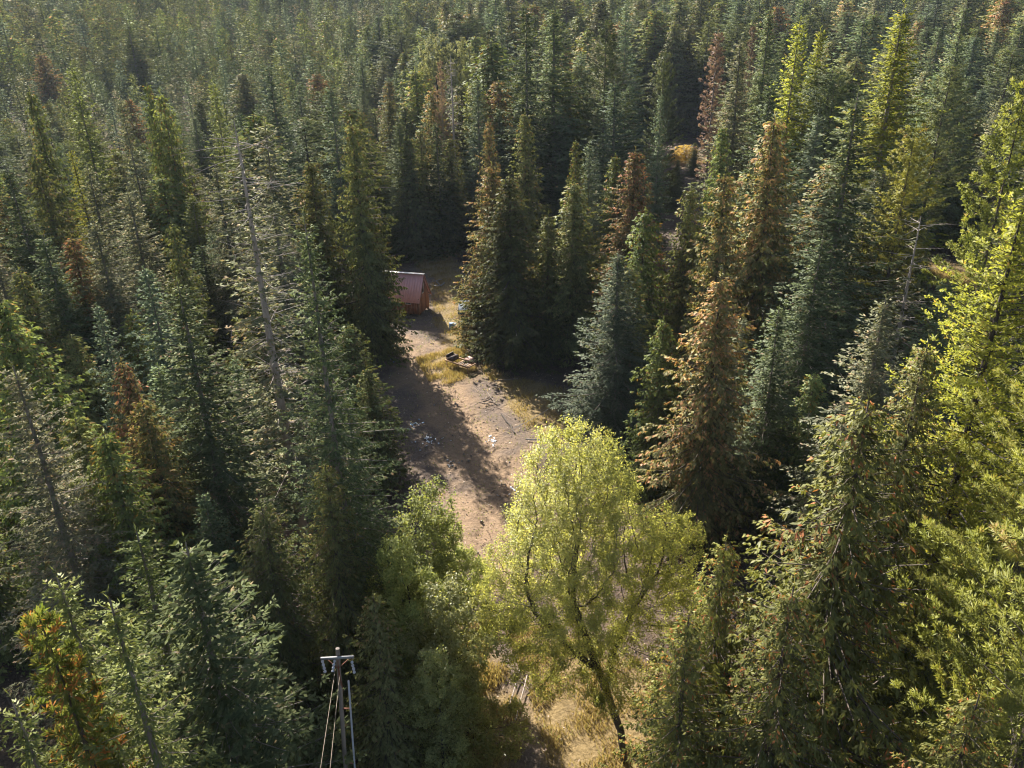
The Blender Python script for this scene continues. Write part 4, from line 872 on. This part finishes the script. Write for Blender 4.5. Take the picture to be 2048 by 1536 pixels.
pole_between('log', (1005, 830), (1030, 868), .10, 'bark', 'dark log lying along the right edge of the dirt track', 'log', .08, .08)
pole_between('stick', (1040, 1340), (1015, 1425), .04, 'dead_wood', 'long bare stick lying on the ground left of the yellow tree', 'stick', .25, .1)
pole_between('stick', (1055, 1350), (1030, 1445), .035, 'dead_wood', 'second bare stick lying right beside the long one', 'stick', .3, .12)
pole_between('stick', (905, 745), (925, 752), .05, 'log', 'short stick in the grass below the frame cart', 'stick')
# scraps
def scrap(px, py, n, r, mat, lab, seed, cat='rubbish'):
    p = gnd(px, py); q = np.random.default_rng(seed); g = Geo()
    o = np.stack([q.normal(0, r, n), q.normal(0, r, n), q.uniform(.02, .10, n)], 1)
    for k in range(n):
        a = q.uniform(0, 6.28); w, l = q.uniform(.03, .08), q.uniform(.05, .14)
        u = np.array([math.cos(a), math.sin(a), q.normal(0, .25)]) * l; v = np.array([-math.sin(a), math.cos(a), q.normal(0, .3)]) * w
        pts = [o[k] - u - v, o[k] + u - v * .7, o[k] + u * .8 + v, o[k] - u + v * 1.1]; g.raw(pts + [x_ + np.array([0, 0, .03]) for x_ in pts], [[0, 3, 2, 1], [4, 5, 6, 7], [0, 1, 5, 4], [1, 2, 6, 5], [2, 3, 7, 6], [3, 0, 4, 7]])
    tag(obj('scrap_heap', g, M[mat], None, (p[0], p[1], float(terrain(p[0], p[1])))), lab, cat)
scrap(984, 883, 16, .35, 'white_plastic', 'small heap of white and grey scraps on the sunlit dirt', 1)
scrap(826, 852, 16, .45, 'blue_plastic', 'pale bluish scraps in the shade left of the track, upper', 2)
scrap(858, 882, 22, .55, 'white_plastic', 'pale scraps in the shade left of the track, lower', 3)
scrap(1008, 978, 16, .5, 'wood_tan', 'scatter of pale wood chips at the near end of the sunlit dirt', 4)
scrap(786, 722, 8, .3, 'blue_plastic', 'bluish scraps at the foot of the tallest cedar', 5)
scrap(1020, 985, 9, .35, 'white_plastic', 'whitish flakes beside the wood chips on the dirt', 6)
scrap(905, 925, 10, .4, 'grey_wood', 'grey splinters on the shadow edge of the track', 7)

# ------------------------------------------------------------------ utility pole and wires
pt = at_depth(675, 1296, 22.8); px_, py_, hz = pt[0], pt[1], pt[2]
zb = float(terrain(px_, py_)); TILT = R_(3.6); up = empty('utility_pole', (px_ - (pt[2] - zb) * math.tan(TILT), py_, zb)); up.rotation_euler = (0, TILT, 0); tag(up, 'wooden utility pole with short crossarm in the lower left middle', 'utility pole'); hz -= zb
g = Geo(); z = np.linspace(-.4, hz, 10); g.tubes(np.stack([0 * z, 0 * z, z], 1)[None], np.linspace(.10, .075, 10)[None], 12, vertical=True); g.tubes(np.array([[[0, 0, hz - .002], [0, 0, hz + .01]]]), np.array([[.075, .005]]), 12, vertical=True); obj('pole', g, M['pole_wood'], up)
g = Geo(); g.box((0, -.16, hz - .30), (1.2, .075, .085), np.array([[.995, -.10, 0], [.10, .995, 0], [0, 0, 1.]])); arm = obj('crossarm', g, M['grey_wood'], up)
for sx in (-1, 1):
    g = Geo(); g.bar((sx * .45, -.13, hz - .34), (0, -.13, hz - .85), .03, .02); obj('brace', g, M['rust'], up)
    g = Geo(); n = 12; t_ = np.linspace(0, 1, n); P_ = np.stack([sx * .54 + .10 * t_, -.22 - .10 * t_, hz - .36 - .50 * t_], 1); g.tubes(P_[None], (.02 + .035 * (np.arange(n) % 3 != 0))[None], 10); obj('insulator', g, M['insulator'], up)
    g = Geo(); g.tubes(np.array([[[sx * .54, -.20, hz - .28], [sx * .54, -.21, hz - .38]]]), .015, 5, vertical=True); obj('hook', g, M['rust'], up)
g = Geo(); n = 12; t_ = np.linspace(0, 1, n); g.tubes(np.stack([-.08 - .05 * t_, -.20 - .25 * t_, hz - .35 - .35 * t_], 1)[None], (.02 + .035 * (np.arange(n) % 3 != 0))[None], 8); obj('insulator', g, M['insulator'], up)
g = Geo()
for k in range(4): t_ = np.linspace(0, 1, 8); g.tubes(np.stack([.02 + .05 * k * t_, -.14 - .04 * np.sin(3 * t_) - .02 * k, hz - .45 - (1.1 + .12 * k) * t_], 1)[None], .012, 5, vertical=True)
obj('lead_wires', g, M['rust'], up)
g = Geo(); zz = np.linspace(-.3, hz - 1.55, 9); g.tubes(np.stack([.33 + .10 * (1 - zz / hz), 0 * zz - .05, zz], 1)[None], .038, 10, vertical=True); obj('conduit', g, M['conduit'], up)
g = Geo(); g.box((.2, -.04, hz - 3.0), (.4, .04, .05)); g.box((.2, -.04, hz - 6.0), (.44, .04, .05)); obj('conduit_bracket', g, M['rust'], up)
for (a, b, za, ze, lab) in (((672, 1345), (642, 1536), 11.2, 10.9, 'left one of two thin wires running down from the utility pole'), ((678, 1362), (661, 1536), 10.9, 10.6, 'right one of two thin wires running down from the utility pole')):
    P0 = np.array([px_ - .1 if '642' in str(b) else px_ + .03, py_ - .35, hz + zb - (.7 if b[0] == 642 else 1.0)]); P1 = gnd(b[0], b[1], ze); d = P1 - P0; d = d / d[1] * (-60); t_ = np.linspace(0, 1, 40)[:, None]
    P_ = P0 + d * t_; P_[:, 2] = P0[2] + (P1[2] - P0[2]) / np.linalg.norm((P1 - P0)[:2]) * np.linalg.norm(d[:2]) * t_[:, 0] * (1 - t_[:, 0]) * .6
    g = Geo(); g.tubes((P_ - P0)[None], .008, 5); tag(obj('power_wire', g, M['wire'], None, P0), lab, 'wire')

# ------------------------------------------------------------------ grass and litter
def blades(nm, areas, n, hgt, c_, lab, seed, width=.035, spots=()):
    q = np.random.default_rng(seed); g = Geo(); pts = []
    for A in areas:
        lo, hi = A.min(0), A.max(0); m = int(n * 3); P_ = np.stack([q.uniform(lo[0], hi[0], m), q.uniform(lo[1], hi[1], m)], 1)
        wv = np.sin(P_[:, 0] * 1.9 + np.sin(P_[:, 1] * 1.3)) + np.sin(P_[:, 1] * 2.3 - P_[:, 0]) ; P_ = P_[inside(P_, A) & (q.random(m) < .45 + .35 * wv)]; pts.append(P_[:n])
    for c0_, rad in spots:
        a = q.uniform(0, 6.28, n // 2); d = rad * q.uniform(0, 1, n // 2) ** .5; pts.append(np.stack([c0_[0] + d * np.cos(a), c0_[1] + d * np.sin(a)], 1))
    P_ = np.concatenate(pts); m = len(P_); B = np.stack([P_[:, 0], P_[:, 1], terrain(P_[:, 0], P_[:, 1])], 1)
    D = unit(q.normal(0, .38, (m, 3)) * np.array([1, 1, .2]) + np.array([0, 0, 1.])); 
    g.sprigs(B, D, hgt * q.uniform(.5, 1.3, m), width, q.normal(0, 1, (m, 3)), q.uniform(0, 1, m), .3)
    o = obj(nm, g, c_); tag(o, lab, 'grass', kind='stuff')
M['dry_grass'] = foliage('dry_grass', (.26, .185, .075), (.45, .33, .15), (.30, .30, .11), .40, .93, vary=0, spec=.2)
M['weed'] = foliage('weeds', (.11, .14, .05), (.26, .26, .10), (.4, .3, .12), .4, .9, vary=0, spec=.2)
blades('dry_grass', [GRASS1, GRASS2, GRASS3, GRASS4, GRASS5], 8000, .42, M['dry_grass'], 'tall dry golden grass around the clearing', 41, .04, [(c0_, rad) for c0_, rad in SPOT])
blades('weeds', [CLEAR], 9000, .16, M['weed'], 'low green weeds scattered over the open ground', 42, .06)
q = np.random.default_rng(44); n = 26000; LX = q.uniform(-40, 40, n); LY = q.uniform(16, 125, n); LZ = terrain(LX, LY) + q.uniform(.01, .08, n)
g = Geo(); a = q.uniform(0, 6.28, n); big = q.random(n) < .12
g.sprigs(np.stack([LX, LY, LZ], 1), np.stack([np.cos(a), np.sin(a), q.normal(0, .15, n)], 1), np.where(big, q.uniform(.4, 1.4, n), q.uniform(.08, .25, n)), np.where(big, .05, .09), np.tile([0, .2, 1.], (n, 1)) + q.normal(0, .3, (n, 3)), q.uniform(0, 1, n))
M['litter'] = foliage('forest_litter', (.10, .07, .05), (.27, .20, .145), (.40, .33, .27), .1, .9, vary=0, spec=.2)
tag(obj('forest_litter', g, M['litter']), 'twigs, bark and needles littering the forest floor', 'litter', kind='stuff')

q = np.random.default_rng(46); n = 9000; SX = q.uniform(-24, 16, n); SY = q.uniform(20, 92, n); PP = np.stack([SX, SY], 1)
ok = (seg_dist(PP, PATH) < q.uniform(.3, 6, n)) & inside(PP, CLEAR); PP = PP[ok][:3200]; n = len(PP); r_ = q.uniform(.025, .07, n) * (1 + 1.2 * (q.random(n) < .08))
g = Geo(); a = q.uniform(0, 6.28, n); z0 = terrain(PP[:, 0], PP[:, 1])
for k in range(4):      # low four-sided stones, one facet each turn
    e1 = np.stack([np.cos(a + k * 1.571), np.sin(a + k * 1.571)], 1) * r_[:, None]; e2 = np.stack([np.cos(a + k * 1.571 + 1.571), np.sin(a + k * 1.571 + 1.571)], 1) * (r_ * .8)[:, None]
    b1 = np.column_stack([PP + e1, z0 - .01]); b2 = np.column_stack([PP + e2, z0 - .01]); t2 = np.column_stack([PP + e2 * .4, z0 + r_ * .9]); t1 = np.column_stack([PP + e1 * .4, z0 + r_ * .9])
    g.quads(np.stack([b1, b2, t2, t1], 1), q.uniform(0, 1, n))
    if k == 0: tops = np.column_stack([PP, z0 + r_ * .95])
    g.quads(np.stack([t1, t2, tops, tops], 1), q.uniform(0, 1, n))
M['stone'] = foliage('stones', (.14, .11, .09), (.36, .30, .25), (.5, .46, .42), 0.0, .93, vary=0, spec=.2)
tag(obj('gravel', g, M['stone']), 'small stones and clods strewn over the dirt track', 'gravel', kind='stuff')
# ------------------------------------------------------------------ haze
g = Geo(); g.box((0, 950, 55), (3100, 2700, 126))
hm, N, L, out = nodes('thin_haze'); pv_ = N.new('ShaderNodeVolumePrincipled'); pv_.inputs['Density'].default_value = .00007; pv_.inputs['Color'].default_value = (.74, .84, 1.0, 1); pv_.inputs['Anisotropy'].default_value = .1
L.new(pv_.outputs[0], out.inputs['Volume'])
hz_o = obj('haze', g, hm); tag(hz_o, 'thin pale haze over the far forest', 'haze', kind='stuff')
